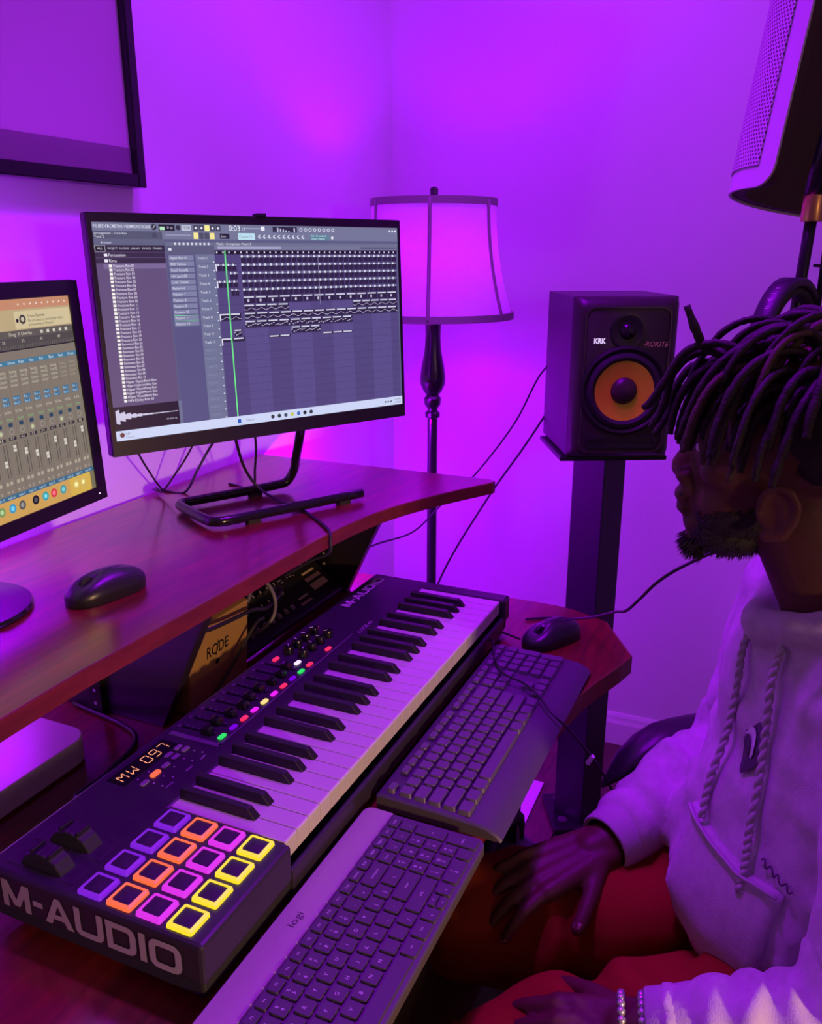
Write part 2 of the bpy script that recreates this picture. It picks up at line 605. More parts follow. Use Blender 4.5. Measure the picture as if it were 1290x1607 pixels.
M_cone = mat('yellow_cone', (0.70, 0.66, 0.012), 0.45, bump=0.05, bscale=300)
M_vinyl = mat('speaker_vinyl', (0.048, 0.038, 0.052), 0.40)
M_baffle = mat('speaker_baffle', (0.030, 0.024, 0.021), 0.42)
M_rub = mat('speaker_rubber', (0.012, 0.011, 0.012), 0.38)
SP = V((1.172, -0.092, 0.976))
spk = thing('studio_monitor_speaker', 'black studio speaker with yellow woofer cone on column stand', 'speaker', SP, R(27 - 90))
# local: front is -y, right +x
SW, SH, SD = 0.216, 0.330, 0.255
MB().box((-SW / 2, 0.012, 0.0), (SW / 2, SD, SH)).build('cabinet', M_vinyl, spk, bevel=0.004)
mb = MB()
fr = []
for yy, ins, rr in ((0.014, 0.0, 0.012), (0.0, 0.004, 0.014), (-0.012, 0.018, 0.02)):
    fr.append([(x, yy, z) for x, z in rrect(-SW / 2 + ins, 0.0 + ins * 0.7, SW / 2 - ins, SH - ins, rr, 6)])
mb.rings(fr)
baf = mb.build('front_baffle', M_baffle, spk, smooth='angle')
mb = MB()
po_ = rrect(-0.088, 0.014, 0.088, SH - 0.020, 0.020, 6)
pi_n = rrect(-0.085, 0.017, 0.085, SH - 0.023, 0.018, 6)
mb.rings([[(x, -0.0118, z) for x, z in po_], [(x, -0.0142, z) for x, z in po_], [(x, -0.0142, z) for x, z in pi_n], [(x, -0.0122, z) for x, z in pi_n]], True, False)
mb.build('baffle_ridge', mat('baffle_ridge', (0.045, 0.034, 0.030), 0.35), spk, smooth='angle')
RX = Matrix.Rotation(pi / 2, 4, 'X')
WZ, TZ = 0.142, 0.262


def ring(name, prof, z, material, parent, x=0.0, n=48):
    return MB().lathe(prof, n, Matrix.Translation((x, -0.012, z)) @ RX, cap=False).build(name, material, parent, smooth='angle')


wo = ring('woofer', [(0.092, -0.001), (0.092, 0.004), (0.086, 0.007), (0.080, 0.004), (0.078, 0.001)], WZ, M_rub, spk)
ring('surround', [(0.079, 0.002), (0.074, 0.0075), (0.068, 0.0085), (0.062, 0.004), (0.0595, 0.0)], WZ, M_blkm, wo)
ring('cone', [(0.0615, 0.004), (0.050, 0.0015), (0.034, -0.001 + 0.002), (0.026, 0.0005)], WZ, M_cone, wo)
ring('dust_cap', [(0.0275, 0.001), (0.025, 0.006), (0.018, 0.0105), (0.009, 0.013), (0.0005, 0.0138)], WZ, mat('dust_cap', (0.045, 0.028, 0.022), 0.4), wo)
tw = ring('tweeter', [(0.036, 0.0), (0.036, 0.003), (0.031, 0.004), (0.024, 0.001), (0.016, 0.0006)], TZ, M_rub, spk)
ring('dome', [(0.0165, 0.0008), (0.014, 0.006), (0.008, 0.0095), (0.0005, 0.0105)], TZ, M_blkg, tw)
mb = MB()
pr = rrect(-0.075, 0.022, 0.075, 0.046, 0.010, 5)
pi_ = rrect(-0.070, 0.027, 0.070, 0.043, 0.007, 5)
mb.rings([[(x, -0.0118, z) for x, z in pr], [(x, -0.0165, z) for x, z in rrect(-0.0735, 0.0235, 0.0735, 0.0455, 0.009, 5)], [(x, -0.0165, z) for x, z in pi_], [(x, -0.0125, z) for x, z in pi_]], True, False)
mb.f.append(tuple(range(len(mb.v) - len(pi_), len(mb.v))))
mb.build('bass_port', M_rub, spk, smooth='angle')
mb = MB()
put_text(mb, 'KRK', (-0.068, -0.0126, 0.238), (1, 0, 0), (0, 0, 1), 0.0105, width=0.024, bold=0.03)
mb.build('brand_badge', mat('badge_white', (0.8, 0.8, 0.8), 0.4, emit=(0.8, 0.8, 0.85), es=0.8), spk)
mb = MB()
put_text(mb, '-ROKIT6', (0.033, -0.0126, 0.232), (1, 0, -0.02), (0.22, 0, 1), 0.010, width=0.050, bold=0.0)
mb.build('model_script', mat('script_tan', (0.62, 0.38, 0.24), 0.4, metal=0.2), spk)

# ================================================================== picture
pic = thing('framed_picture', 'large black framed pale print behind glass hanging on wall above monitors', 'picture', (0.20, YW, 1.495))
PX0, PX1, PZ1 = -0.42, 0.426, 0.62
for nm, a, b in (('frame_side', (PX0, -0.030, 0), (PX0 + 0.019, -0.002, PZ1)), ('frame_side', (PX1 - 0.019, -0.030, 0), (PX1, -0.002, PZ1)),
                 ('frame_rail', (PX0 + 0.019, -0.030, 0), (PX1 - 0.019, -0.002, 0.021)), ('frame_rail', (PX0 + 0.019, -0.030, PZ1 - 0.021), (PX1 - 0.019, -0.002, PZ1))):
    MB().box(a, b).build(nm, M_blkg, pic, bevel=0.002)
MB().box((PX0 + 0.015, -0.016, 0.015), (PX1 - 0.015, -0.004, PZ1 - 0.015)).build('print', mat('pale_print', (0.52, 0.42, 0.47), 0.6), pic)
MB().box((PX0 + 0.016, -0.0172, 0.016), (PX1 - 0.016, -0.0162, 0.062)).build('print_band', mat('taupe_band', (0.21, 0.16, 0.19), 0.6), pic)
M_glass = bpy.data.materials.new('pane_glass')
M_glass.use_nodes = True
nt = M_glass.node_tree
nt.nodes.remove(nt.nodes['Principled BSDF'])
tr = nt.nodes.new('ShaderNodeBsdfTransparent')
gl = nt.nodes.new('ShaderNodeBsdfGlossy')
gl.inputs['Roughness'].default_value = 0.02
lw = nt.nodes.new('ShaderNodeLayerWeight')
lw.inputs['Blend'].default_value = 0.5
pw4 = nt.nodes.new('ShaderNodeMath')
pw4.operation = 'POWER'
pw4.inputs[1].default_value = 4.0
mad = nt.nodes.new('ShaderNodeMath')
mad.operation = 'MULTIPLY_ADD'
mad.inputs[1].default_value = 0.5
mad.inputs[2].default_value = 0.025
mx = nt.nodes.new('ShaderNodeMixShader')
nt.links.new(lw.outputs['Facing'], pw4.inputs[0])
nt.links.new(pw4.outputs[0], mad.inputs[0])
nt.links.new(mad.outputs[0], mx.inputs[0])
nt.links.new(tr.outputs[0], mx.inputs[1])
nt.links.new(gl.outputs[0], mx.inputs[2])
nt.links.new(mx.outputs[0], nt.nodes['Material Output'].inputs[0])
MB().box((PX0 + 0.016, -0.022, 0.016), (PX1 - 0.016, -0.0205, PZ1 - 0.016)).build('glass_pane', M_glass, pic)

# ================================================================== 49-key controller
mk = thing('midi_keyboard', 'black 49 key music controller with coloured drum pads along the desk', 'keyboard', (0, 0, ZD))
KW = 0.1645 / 7
ZT_ = 0.070
XL_, XR_ = -0.147, 0.714
M_mk = mat('controller_black', (0.030, 0.024, 0.035), 0.30, bump=0.03, bscale=600)
M_ivory = mat('white_key', (0.56, 0.53, 0.49), 0.28)
M_ebony = mat('black_key', (0.010, 0.009, 0.010), 0.45)
mb = MB()
mb.prism([(XL_, -0.008), (-0.001, -0.008), (-0.001, 0.143), (0.6835, 0.143), (0.6835, -0.008), (XR_, -0.008), (XR_, 0.252), (XL_, 0.252)], 0.028, ZT_ + 0.001)
mb.build('case_top', M_mk, mk, bevel=0.004)
MB().box((XL_ + 0.004, -0.004, 0.010), (XR_ - 0.004, 0.248, 0.030)).build('case_bottom', M_blkm, mk, bevel=0.003)
MB().box((-0.001, -0.008, 0.012), (0.6835, -0.0015, 0.040)).build('front_lip', M_mk, mk, bevel=0.002)
foot = MB().lathe([(0.011, 0), (0.012, 0.004), (0.012, 0.0105)], 14).mesh('foot')
for x in (XL_ + 0.03, XR_ - 0.03):
    for y in (0.02, 0.225):
        obj('foot', foot, M_blkm, mk, (x, y, 0))
# white keys
mb = MB()
prof = [(0.0, 0.048), (0.0, 0.0685), (0.0015, 0.070), (0.146, 0.070), (0.146, 0.048)]
mb.rings([[(x, y, z) for y, z in prof] for x in (0.0005, KW - 0.0005)])
wk = mb.mesh('white_key', bevel=0.0006, bseg=1)
for i in range(29):
    obj('white_key', wk, M_ivory, mk, (i * KW, 0, 0))
mb = MB()
def bkring(y, wt, z0, z1, wb=0.0068):
    return [(-wb, y, z0), (wb, y, z0), (wt, y, z1), (-wt, y, z1)]
mb.rings([bkring(0.0475, 0.0052, 0.062, 0.0705), bkring(0.0575, 0.0046, 0.062, 0.0812), bkring(0.145, 0.0046, 0.062, 0.0818)])
bk = mb.mesh('black_key', bevel=0.0008, bseg=1)
for oc in range(4):
    for off in (0.92, 2.08, 3.88, 5.0, 6.12):
        obj('black_key', bk, M_ebony, mk, ((oc * 7 + off) * KW, 0, 0))
# pads
PADC = [((255, 205, 60), (255, 225, 40)), ((235, 60, 230), (225, 50, 235)), ((255, 90, 60), (255, 110, 60)), ((128, 30, 220), (130, 30, 225))]
M_pad = mat('pad_rubber', (0.020, 0.014, 0.024), 0.6)
po = rrect(-0.0142, -0.0142, 0.0142, 0.0142, 0.0022, 4)
pi2 = rrect(-0.0106, -0.0106, 0.0106, 0.0106, 0.0012, 4)
padm = MB().rings([[(x, y, 0.0) for x, y in rrect(-0.0135, -0.0135, 0.0135, 0.0135, 0.002, 4)], [(x, y, 0.0022) for x, y in rrect(-0.0135, -0.0135, 0.0135, 0.0135, 0.002, 4)], [(x, y, 0.0035) for x, y in rrect(-0.0105, -0.0105, 0.0105, 0.0105, 0.0015, 4)]]).mesh('pad', smooth='angle')
mb = MB()
mb.rings([[(x, y, 0.0) for x, y in po], [(x, y, 0.0034) for x, y in rrect(-0.0138, -0.0138, 0.0138, 0.0138, 0.0022, 4)], [(x, y, 0.0046) for x, y in pi2], [(x, y, 0.0034) for x, y in pi2]], True, False)
nn = len(mb.v)
ringm = mb.mesh('pad_light')
sqm = MB().prism(rrect(-0.0118, 0.0088, -0.0088, 0.0118, 0.0008, 2), 0.0040, 0.0049).mesh('pad_mark')
for r in range(4):
    ca, cb = PADC[r]
    mr = mat('pad_glow_%d' % r, (0.02, 0.02, 0.02), 0.5, emit=lin(cb), es=(1.0, 0.95, 1.0, 0.85)[r])
    rm = ringm.copy()
    sm = sqm.copy()
    for c in range(4):
        p = obj('pad', padm, M_pad, mk, (-0.1265 + 0.0352 * c, 0.0215 + 0.0344 * r, ZT_ + 0.001))
        obj('pad_light', rm, mr, p)
        obj('pad_mark', sm, mr, p)
# wheels
for x in (-0.122, -0.086):
    MB().box((x - 0.014, 0.150, ZT_ - 0.002), (x + 0.014, 0.236, ZT_ + 0.0018)).build('wheel_well', M_blkm, mk, bevel=0.0015)
    mb = MB()
    rr_ = []
    for k in range(25):
        a = pi * k / 24
        rad = 0.030 + (0.0014 if 6 < k < 18 and k % 2 else 0)
        rr_.append((0.193 + rad * cos(a), ZT_ - 0.012 + rad * sin(a)))
    mb.rings([[(x + s, y, z) for y, z in rr_] for s in (-0.0095, 0.0095)])
    whl = mb.build('pitch_wheel', M_blkm, mk, bevel=0.001, bseg=1)
    for k in (-1, 1):
        MB().box((x - 0.0085, 0.193 + 0.011 * k - 0.002, ZT_ + 0.0145), (x + 0.0085, 0.193 + 0.011 * k + 0.002, ZT_ + 0.0205)).build('grip', M_blk, whl, bevel=0.0008, bseg=1)
# display, segments
MB().box((0.006, 0.213, ZT_), (0.101, 0.240, ZT_ + 0.0016)).build('display_window', M_blkg, mk, bevel=0.0006, bseg=1)
M_seg = mat('led_orange', (0.1, 0.03, 0.02), 0.4, emit=(1.0, 0.36, 0.17), es=1.3)
mb = MB()
def seg(x0, y0, x1, y1, w_=0.0011):
    a, b = V((x0, y0, 0)), V((x1, y1, 0))
    d = (b - a).normalized()
    n_ = V((-d.y, d.x, 0)) * w_ / 2
    z = V((0, 0, ZT_ + 0.0019))
    mb.add([a + n_ + z, a - n_ + z, b - n_ + z, b + n_ + z], [(0, 1, 2, 3)])
def glyph(cx, segs, w_=0.0095, h=0.014):
    y0 = 0.2195
    for x0, yy0, x1, yy1 in segs:
        sl = 0.12
        seg(cx + (x0 - 0.5) * w_ + sl * (yy0 - 0.5) * h, y0 + yy0 * h, cx + (x1 - 0.5) * w_ + sl * (yy1 - 0.5) * h, y0 + yy1 * h)
g = 0.06
S7 = {'a': (g, 1, 1 - g, 1), 'b': (1, 1 - g, 1, 0.5 + g), 'c': (1, 0.5 - g, 1, g), 'd': (g, 0, 1 - g, 0), 'e': (0, 0.5 - g, 0, g), 'f': (0, 1 - g, 0, 0.5 + g), 'g': (g, 0.5, 1 - g, 0.5)}
glyph(0.018, [S7['e'], S7['f'], S7['b'], S7['c'], (0.1, 0.95, 0.5, 0.55), (0.5, 0.55, 0.9, 0.95)])
glyph(0.034, [S7['e'], S7['f'], S7['b'], S7['c'], (0.1, 0.05, 0.5, 0.45), (0.5, 0.45, 0.9, 0.05)])
glyph(0.058, [S7[k] for k in 'abcdef'])
glyph(0.0725, [S7[k] for k in 'abcdfg'])
glyph(0.087, [S7[k] for k in 'abc'])
mb.build('display_digits', M_seg, mk)
# little pill buttons
def pill(l, w_, h):
    return MB().prism(rrect(-l / 2, -w_ / 2, l / 2, w_ / 2, w_ * 0.42, 4), 0, h)
PB = {}
def button(x, y, colr, l=0.0125, w_=0.0066, es=1.0, name='lit_button'):
    k = (l, w_, colr)
    if k not in PB:
        if colr is None:
            mt_ = mat('button_grey', (0.16, 0.13, 0.17), 0.6)
        else:
            mt_ = mat('button_%d_%d_%d' % colr, tuple(c * 0.3 for c in lin(colr)), 0.5, emit=lin(colr), es=es)
        PB[k] = (pill(l, w_, 0.0022).mesh(name, bevel=0.0006, bseg=1), mt_)
    return obj(name, PB[k][0], PB[k][1], mk, (x, y, ZT_ + 0.001))
for x, y in ((0.093, 0.209), (0.094, 0.199), (0.076, 0.209), (0.076, 0.199), (0.057, 0.198), (0.020, 0.197)):
    button(x, y, None, name='button')
button(0.0395, 0.198, (255, 110, 60), 0.015, 0.0078)
GRN, VIO, RED, MAG, YEL, WHT = (40, 225, 90), (110, 0, 190), (250, 45, 90), (225, 35, 225), (255, 225, 120), (250, 235, 255)
for i, c in enumerate((GRN, VIO, RED, MAG, YEL, MAG, RED, VIO, GRN, RED)):
    button(0.135 + 0.0233 * i, 0.1755, c, 0.0135, 0.0070)
button(0.339, 0.229, RED, 0.0135, 0.007)
button(0.342, 0.194, WHT, 0.0135, 0.007)
button(0.455, 0.230, RED, 0.0135, 0.007)
button(0.400, 0.1760, RED, 0.0135, 0.007)
# control panel plate, faders and encoders
MB().box((0.118, 0.1665, ZT_), (0.462, 0.1688, ZT_ + 0.0016)).build('panel_line', mat('panel_grey', (0.10, 0.085, 0.11), 0.5), mk)
MB().box((0.114, 0.1665, ZT_), (0.1215, 0.2405, ZT_ + 0.0016)).build('panel_line', MATS['panel_grey'], mk)
slot = MB().box((-0.0014, 0.186, 0), (0.0014, 0.236, 0.0013)).mesh('fader_slot')
capm = MB().rings([[(-0.0052, -0.0075, 0.001), (0.0052, -0.0075, 0.001), (0.0052, 0.0075, 0.001), (-0.0052, 0.0075, 0.001)],
                   [(-0.0052, -0.0062, 0.008), (0.0052, -0.0062, 0.008), (0.0052, 0.0062, 0.008), (-0.0052, 0.0062, 0.008)],
                   [(-0.0048, -0.003, 0.0088), (0.0048, -0.003, 0.0088), (0.0048, 0.003, 0.0088), (-0.0048, 0.003, 0.0088)]]).mesh('fader_cap', bevel=0.0006, bseg=1)
for i in range(9):
    x = 0.135 + 0.0233 * i
    f_ = obj('fader', slot, M_blkg, mk, (x, 0, ZT_ + 0.001))
    obj('fader_cap', capm, M_blkg, f_, (0, 0.197 + 0.004 * math.sin(i * 1.7), 0))
kn = MB().lathe([(0.0078, 0), (0.0075, 0.010), (0.0066, 0.0118), (0.0005, 0.012)], 18).mesh('encoder', smooth='angle')
knt = MB().box((-0.0005, 0.001, 0.0118), (0.0005, 0.0068, 0.0124)).mesh('pointer')
for i in range(4):
    for j in range(2):
        e = obj('encoder', kn, M_blkg, mk, (0.365 + 0.0245 * i, 0.198 + 0.025 * j, ZT_ + 0.001), (0, 0, 0.6 * i - 0.9))
        obj('pointer', knt, M_white, e)
# printed legends
mb = MB()
Zp = ZT_ + 0.0014
logotype(mb, (0.553, 0.222, Zp), (1, 0, 0), (0, 1, 0), 0.017, 0.138)
mb.build('brand_lettering', mat('lettering_grey', (0.40, 0.34, 0.38), 0.55), mk)
mb = MB()
put_text(mb, 'CODE', (0.470, 0.158, Zp), (1, 0, 0), (0, 1, 0), 0.0072, width=0.032, bold=0.0)
put_text(mb, '49', (0.505, 0.158, Zp), (1, 0, 0), (0, 1, 0), 0.0072, width=0.012)
mb.build('model_lettering', MATS['lettering_grey'], mk)
mb = MB()
logotype(mb, (XL_ - 0.0006, 0.230, 0.0315), (0, -1, 0), (0, 0, 1), 0.031, 0.216)
mb.build('brand_lettering', MATS['lettering_grey'], mk)
mb = MB()
for x, y in ((0.097, 0.188), (0.098, 0.177), (0.078, 0.188), (0.079, 0.177), (0.060, 0.188), (0.040, 0.208), (0.040, 0.187), (0.043, 0.176), (0.023, 0.209), (0.025, 0.188), (0.025, 0.176)):
    mb.prism([(x + 0.0011 * cos(a * pi / 4), y + 0.0011 * sin(a * pi / 4)) for a in range(8)], Zp - 0.0002, Zp)
for i in range(9):
    x = 0.135 + 0.0233 * i
    put_text(mb, 'F%d' % (i + 1), (x, 0.2385, Zp), (1, 0, 0), (0, 1, 0), 0.0034, align='C')
    for k in range(6):
        mb.box((x + 0.003, 0.19 + k * 0.008, Zp - 0.0002), (x + 0.0065, 0.1904 + k * 0.008, Zp))
for x, s in ((0.030, 'MODE'), (0.065, 'PRESET'), (0.09, 'SHIFT')):
    put_text(mb, s, (x, 0.1685, Zp), (1, 0, 0), (0, 1, 0), 0.0028, align='C')
mb.build('panel_print', M_print, mk)

# ================================================================== typing keyboards
def key_rounded(name, w_, d, h, r, top_in, mate):
    mb_ = MB()
    mb_.rings([[(x, y, 0) for x, y in rrect(-w_ / 2, -d / 2, w_ / 2, d / 2, r, 3)],
               [(x, y, h * 0.75) for x, y in rrect(-w_ / 2 + top_in * 0.6, -d / 2 + top_in * 0.6, w_ / 2 - top_in * 0.6, d / 2 - top_in * 0.6, r, 3)],
               [(x, y, h) for x, y in rrect(-w_ / 2 + top_in, -d / 2 + top_in, w_ / 2 - top_in, d / 2 - top_in, r * 0.8, 3)]])
    return mb_.mesh(name, smooth='angle')


KEYM = {}


def keycap(kind, parent, x, y, z, w_, d, h, r, ti, material):
    k = (kind, round(w_, 4), round(d, 4))
    if k not in KEYM:
        KEYM[k] = key_rounded('key', w_, d, h, r, ti, material)
    return obj('key', KEYM[k], material, parent, (x, y, z))


ROWS = [
    [('Esc', 1), ('F1', 1), ('F2', 1), ('F3', 1), ('F4', 1), ('F5', 1), ('F6', 1), ('F7', 1), ('F8', 1), ('F9', 1), ('F10', 1), ('F11', 1), ('F12', 1), ('Home', 1), ('End', 1)],
    [('`', 1)] + [(c, 1) for c in '1234567890-='] + [('backspace', 2)],
    [('tab', 1.5)] + [(c, 1) for c in 'QWERTYUIOP[]'] + [('\\', 1.5)],
    [('caps', 1.75)] + [(c, 1) for c in "ASDFGHJKL;'"] + [('enter', 2.25)],
    [('shift', 2.25)] + [(c, 1) for c in 'ZXCVBNM,./'] + [('shift', 2.75)],
]
SHIFTED = dict(zip('1234567890', '!@#$%^&*()'))

# --- grey keyboard with the wide silver strip
lk = thing('wireless_keyboard', 'slim dark keyboard with broad silver strip along its back edge', 'keyboard', (-0.035, -0.0885, ZD))
M_sil = mat('silver_strip', (0.40, 0.36, 0.33), 0.42, metal=0.35)
M_gr = mat('graphite_case', (0.085, 0.075, 0.09), 0.45)
M_grk = mat('graphite_key', (0.062, 0.052, 0.070), 0.5)
LW, LD = 0.374, 0.150
u = LW / 2
def slab(poly_r, z0, z1, x0, y0, x1, y1):
    return MB().prism(rrect(x0, y0, x1, y1, poly_r, 6), z0, z1)
slab(0.012, 0.003, 0.017, -u, -LD / 2, u, LD / 2).build('case', M_gr, lk, bevel=0.002)
mb = MB()
q = LD / 2 - 0.036
mb.prism([(-u + 0.001, q), (u - 0.001, q)] + [(x, y) for x, y in rrect(-u + 0.0006, q, u - 0.0006, LD / 2 - 0.0006, 0.011, 6)[6:18]], 0.016, 0.0185)
mb.build('silver_strip', M_sil, lk, bevel=0.0008, bseg=1)
footm = MB().box((-0.012, -0.004, 0), (0.012, 0.004, 0.0035)).mesh('rubber_foot')
for x in (-0.16, 0.16):
    for y in (-0.06, 0.06):
        obj('rubber_foot', footm, M_blkm, lk, (x, y, 0))
px = (LW - 0.012) / 19.0
py = 0.0188
leg = MB()
yr = [q - 0.0085]
for k in range(5):
    yr.append(yr[-1] - (0.0168 if k == 0 else py))
Zk = 0.017
def lkey(xc, yc, wu, s, hu=1.0, small=False, rowh=None):
    d = (rowh or py * hu) - 0.0024
    keycap('l', lk, xc, yc, Zk, wu * px - 0.0024, d, 0.0027, 0.0016, 0.0006, M_grk)
    if s:
        zt = Zk + 0.00285
        if len(s) == 1:
            put_text(leg, s, (xc - 0.0012, yc - 0.0012 if s.isalpha() else yc - 0.004, zt), (1, 0, 0), (0, 1, 0), 0.0038, align='C')
            if s in SHIFTED:
                put_text(leg, SHIFTED[s], (xc - 0.0012, yc + 0.0022, zt), (1, 0, 0), (0, 1, 0), 0.0032, align='C')
        else:
            put_text(leg, s, (xc, yc - 0.001, zt), (1, 0, 0), (0, 1, 0), 0.0027, align='C', maxw=wu * px - 0.005)
for r, row in enumerate(ROWS):
    x = -u + 0.006
    for s, wu in row:
        lkey(x + wu * px / 2, yr[r], wu, s, rowh=0.0145 if r == 0 else None)
        x += wu * px
xn = -u + 0.006 + 15 * px
for r, row in enumerate([['PgUp', 'PgDn', 'Prt', 'Lock'], ['num', '/', '*', '-'], ['7', '8', '9'], ['4', '5', '6'], ['1', '2', '3']]):
    for c, s in enumerate(row):
        lkey(xn + (c + 0.5) * px, yr[r], 1, s, rowh=0.0145 if r == 0 else None)
lkey(xn + 3.5 * px, (yr[2] + yr[3]) / 2, 1, '+', 2)
lkey(xn + 3.5 * px, (yr[4] + yr[5]) / 2, 1, 'enter', 2)
x = -u + 0.006
for s, wu in [('ctrl', 1.25), ('fn', 1), ('start', 1), ('alt', 1.25), ('', 5.0), ('alt', 1.25), ('ctrl', 1.25)]:
    lkey(x + wu * px / 2, yr[5], wu, s)
    x += wu * px
lkey(x + px / 2, yr[5], 1, '<')
for sg in (1, -1):
    keycap('l', lk, x + 1.5 * px, yr[5] + sg * py / 4, Zk, px - 0.0024, py / 2 - 0.0016, 0.0027, 0.0016, 0.0006, M_grk)
    put_text(leg, '^' if sg > 0 else 'v', (x + 1.5 * px, yr[5] + sg * py / 4 - 0.0015, Zk + 0.00285), (1, 0, 0), (0, 1, 0), 0.003, align='C')
lkey(x + 2.5 * px, yr[5], 1, '>')
lkey(xn + 1 * px, yr[5], 2, '0')
lkey(xn + 2.5 * px, yr[5], 1, '.')
leg.build('key_legends', mat('legend_white', (0.66, 0.62, 0.68), 0.6), lk)
mb = MB()
put_text(mb, 'logi', (-0.012, LD / 2 - 0.0225, 0.0187), (1, 0, 0), (0, 1, 0), 0.0075, width=0.020)
mb.build('brand_mark', mat('mark_dark', (0.05, 0.04, 0.045), 0.5), lk)

# --- black full-size keyboard
bk_ = thing('full_size_keyboard', 'black full size keyboard with sloping palm edge before the piano keys', 'keyboard', (0.393, -0.096, ZD))
M_bkc = mat('keyboard_case', (0.075, 0.06, 0.085), 0.45)
M_bkk = mat('keyboard_key', (0.105, 0.085, 0.118), 0.42)
BW, BD = 0.448, 0.158
u2 = BW / 2
mb = MB()
prof = [(BD / 2, 0.004), (BD / 2, 0.021), (BD / 2 - 0.004, 0.024), (0.0, 0.022), (-BD / 2 + 0.033, 0.0195), (-BD / 2 + 0.018, 0.0175), (-BD / 2 + 0.006, 0.012), (-BD / 2, 0.006), (-BD / 2 + 0.002, 0.004)]
rg = []
for x, s in ((-u2, 0.004), (-u2 + 0.0025, 0.0), (u2 - 0.0025, 0.0), (u2, 0.004)):
    rg.append([(x, y * (1 - s * 4), max(0.004, z - s * 0.6)) for y, z in prof])
mb.rings(rg)
mb.build('case', M_bkc, bk_, smooth='angle')
for x in (-0.2, 0.2):
    for y in (-0.06, 0.06):
        obj('rubber_foot', footm, M_blkm, bk_, (x, y, 0.0005))
pu = (BW - 0.014) / 22.6
pv = 0.0186
leg = MB()
def bkey(xc, yc, wu, s, hu=1.0, rowh=None):
    z = 0.0195 + (yc + BD / 2) * 0.027
    keycap('b', bk_, xc, yc, z, wu * pu - 0.0016, (rowh or pv * hu) - 0.0018, 0.0058, 0.0022, 0.0016, M_bkk)
yb = [BD / 2 - 0.0155]
for k in range(5):
    yb.append(yb[-1] - (0.0185 if k == 0 else pv))
x0 = -u2 + 0.007
gaps = {1: 1, 5: 0.5, 9: 0.5}
x = x0
for i, (s, wu) in enumerate(ROWS[0][:13]):
    x += gaps.get(i, 0) * pu
    bkey(x + pu / 2, yb[0], 1, s, rowh=0.0125)
    x += pu
for r in range(1, 5):
    x = x0
    for s, wu in ROWS[r]:
        bkey(x + wu * pu / 2, yb[r], wu, s)
        x += wu * pu
x = x0
for s, wu in [('c', 1.25), ('w', 1.25), ('a', 1.25), ('', 6.25), ('a', 1.25), ('w', 1.25), ('m', 1.25), ('c', 1.25)]:
    bkey(x + wu * pu / 2, yb[5], wu, s)
    x += wu * pu
xv = x0 + 15.25 * pu
for r in (0, 1, 2):
    for c in range(3):
        bkey(xv + (c + 0.5) * pu, yb[r], 1, '', rowh=0.0125 if r == 0 else None)
bkey(xv + 1.5 * pu, yb[4], 1, '')
for c in range(3):
    bkey(xv + (c + 0.5) * pu, yb[5], 1, '')
xn2 = x0 + 18.5 * pu
for c in range(4):
    bkey(xn2 + (c + 0.5) * pu, yb[0], 1, '', rowh=0.0125)
    bkey(xn2 + (c + 0.5) * pu, yb[1], 1, '')
for r in (2, 3, 4):
    for c in range(3):
        bkey(xn2 + (c + 0.5) * pu, yb[r], 1, '')
bkey(xn2 + 3.5 * pu, (yb[2] + yb[3]) / 2, 1, '', 2)
bkey(xn2 + 3.5 * pu, (yb[4] + yb[5]) / 2, 1, '', 2)
bkey(xn2 + 1 * pu, yb[5], 2, '')
bkey(xn2 + 2.5 * pu, yb[5], 1, '')

# ================================================================== mice
def mouse(name, label, loc, rotz, L=0.112, W=0.062, H=0.036, cable=False):
    t = thing(name, label, 'mouse', loc, rotz)
    N, K = 28, 14
    def outline(sc, z, back=0.0):
        pts = []
        for j in range(N):
            a = 2 * pi * j / N
            ca, sa = cos(a), sin(a)
            xx = math.copysign(abs(ca) ** 0.8, ca) * W / 2 * (1 - 0.10 * math.exp(-((sa) / 0.45) ** 2))
            yy = math.copysign(abs(sa) ** 0.9, sa) * L / 2
            zz = z * (1 - 0.28 * max(0, sa) ** 2 - 0.10 * max(0, -sa) ** 2)
            pts.append((xx * sc, yy * (0.35 + 0.65 * sc) if sc < 0.98 else yy, zz))
        return pts
    rg_ = [outline(0.94, 0.001), outline(0.985, 0.004), outline(1.0, 0.011)]
    MB().rings([outline(0.94, 0.0), outline(0.985, 0.003), outline(1.0, 0.013)]).build('base', M_blk, t, smooth='angle')
    up_ = []
    for k in range(K):
        a = pi / 2 * k / (K - 1) * 0.985
        up_.append(outline(max(0.03, cos(a)), 0.0128 + (H - 0.0128) * sin(a)))
    MB().rings(up_).build('shell', mat('mouse_shell', (0.018, 0.015, 0.02), 0.33), t, smooth='angle')
    MB().lathe([(0.003, -0.0035), (0.010, -0.003), (0.0108, 0), (0.010, 0.003), (0.003, 0.0035)], 18, Matrix.Translation((0, L * 0.24, H * 0.66)) @ Matrix.Rotation(pi / 2, 4, 'Y')).build('scroll_wheel', M_blkm, t, smooth='angle')
    pts = []
    for i in range(9):
        yy = L * (0.47 - 0.36 * i / 8)
        pts.append((0, yy, 0.0135 + (H - 0.0125) * math.sqrt(max(0, 1 - (yy / (L * 0.5)) ** 2)) * (1 - 0.28 * max(0, 2 * yy / L) ** 2) + 0.0004))
    return t


mouse('computer_mouse', 'black wired mouse on the desk past the black keyboard', (0.712, -0.085, ZD), R(62), 0.122, 0.066, 0.038)
mouse('computer_mouse', 'black wireless mouse on raised shelf before the round monitor foot', (0.176, 0.378, ZS), R(78), 0.112, 0.062, 0.036)

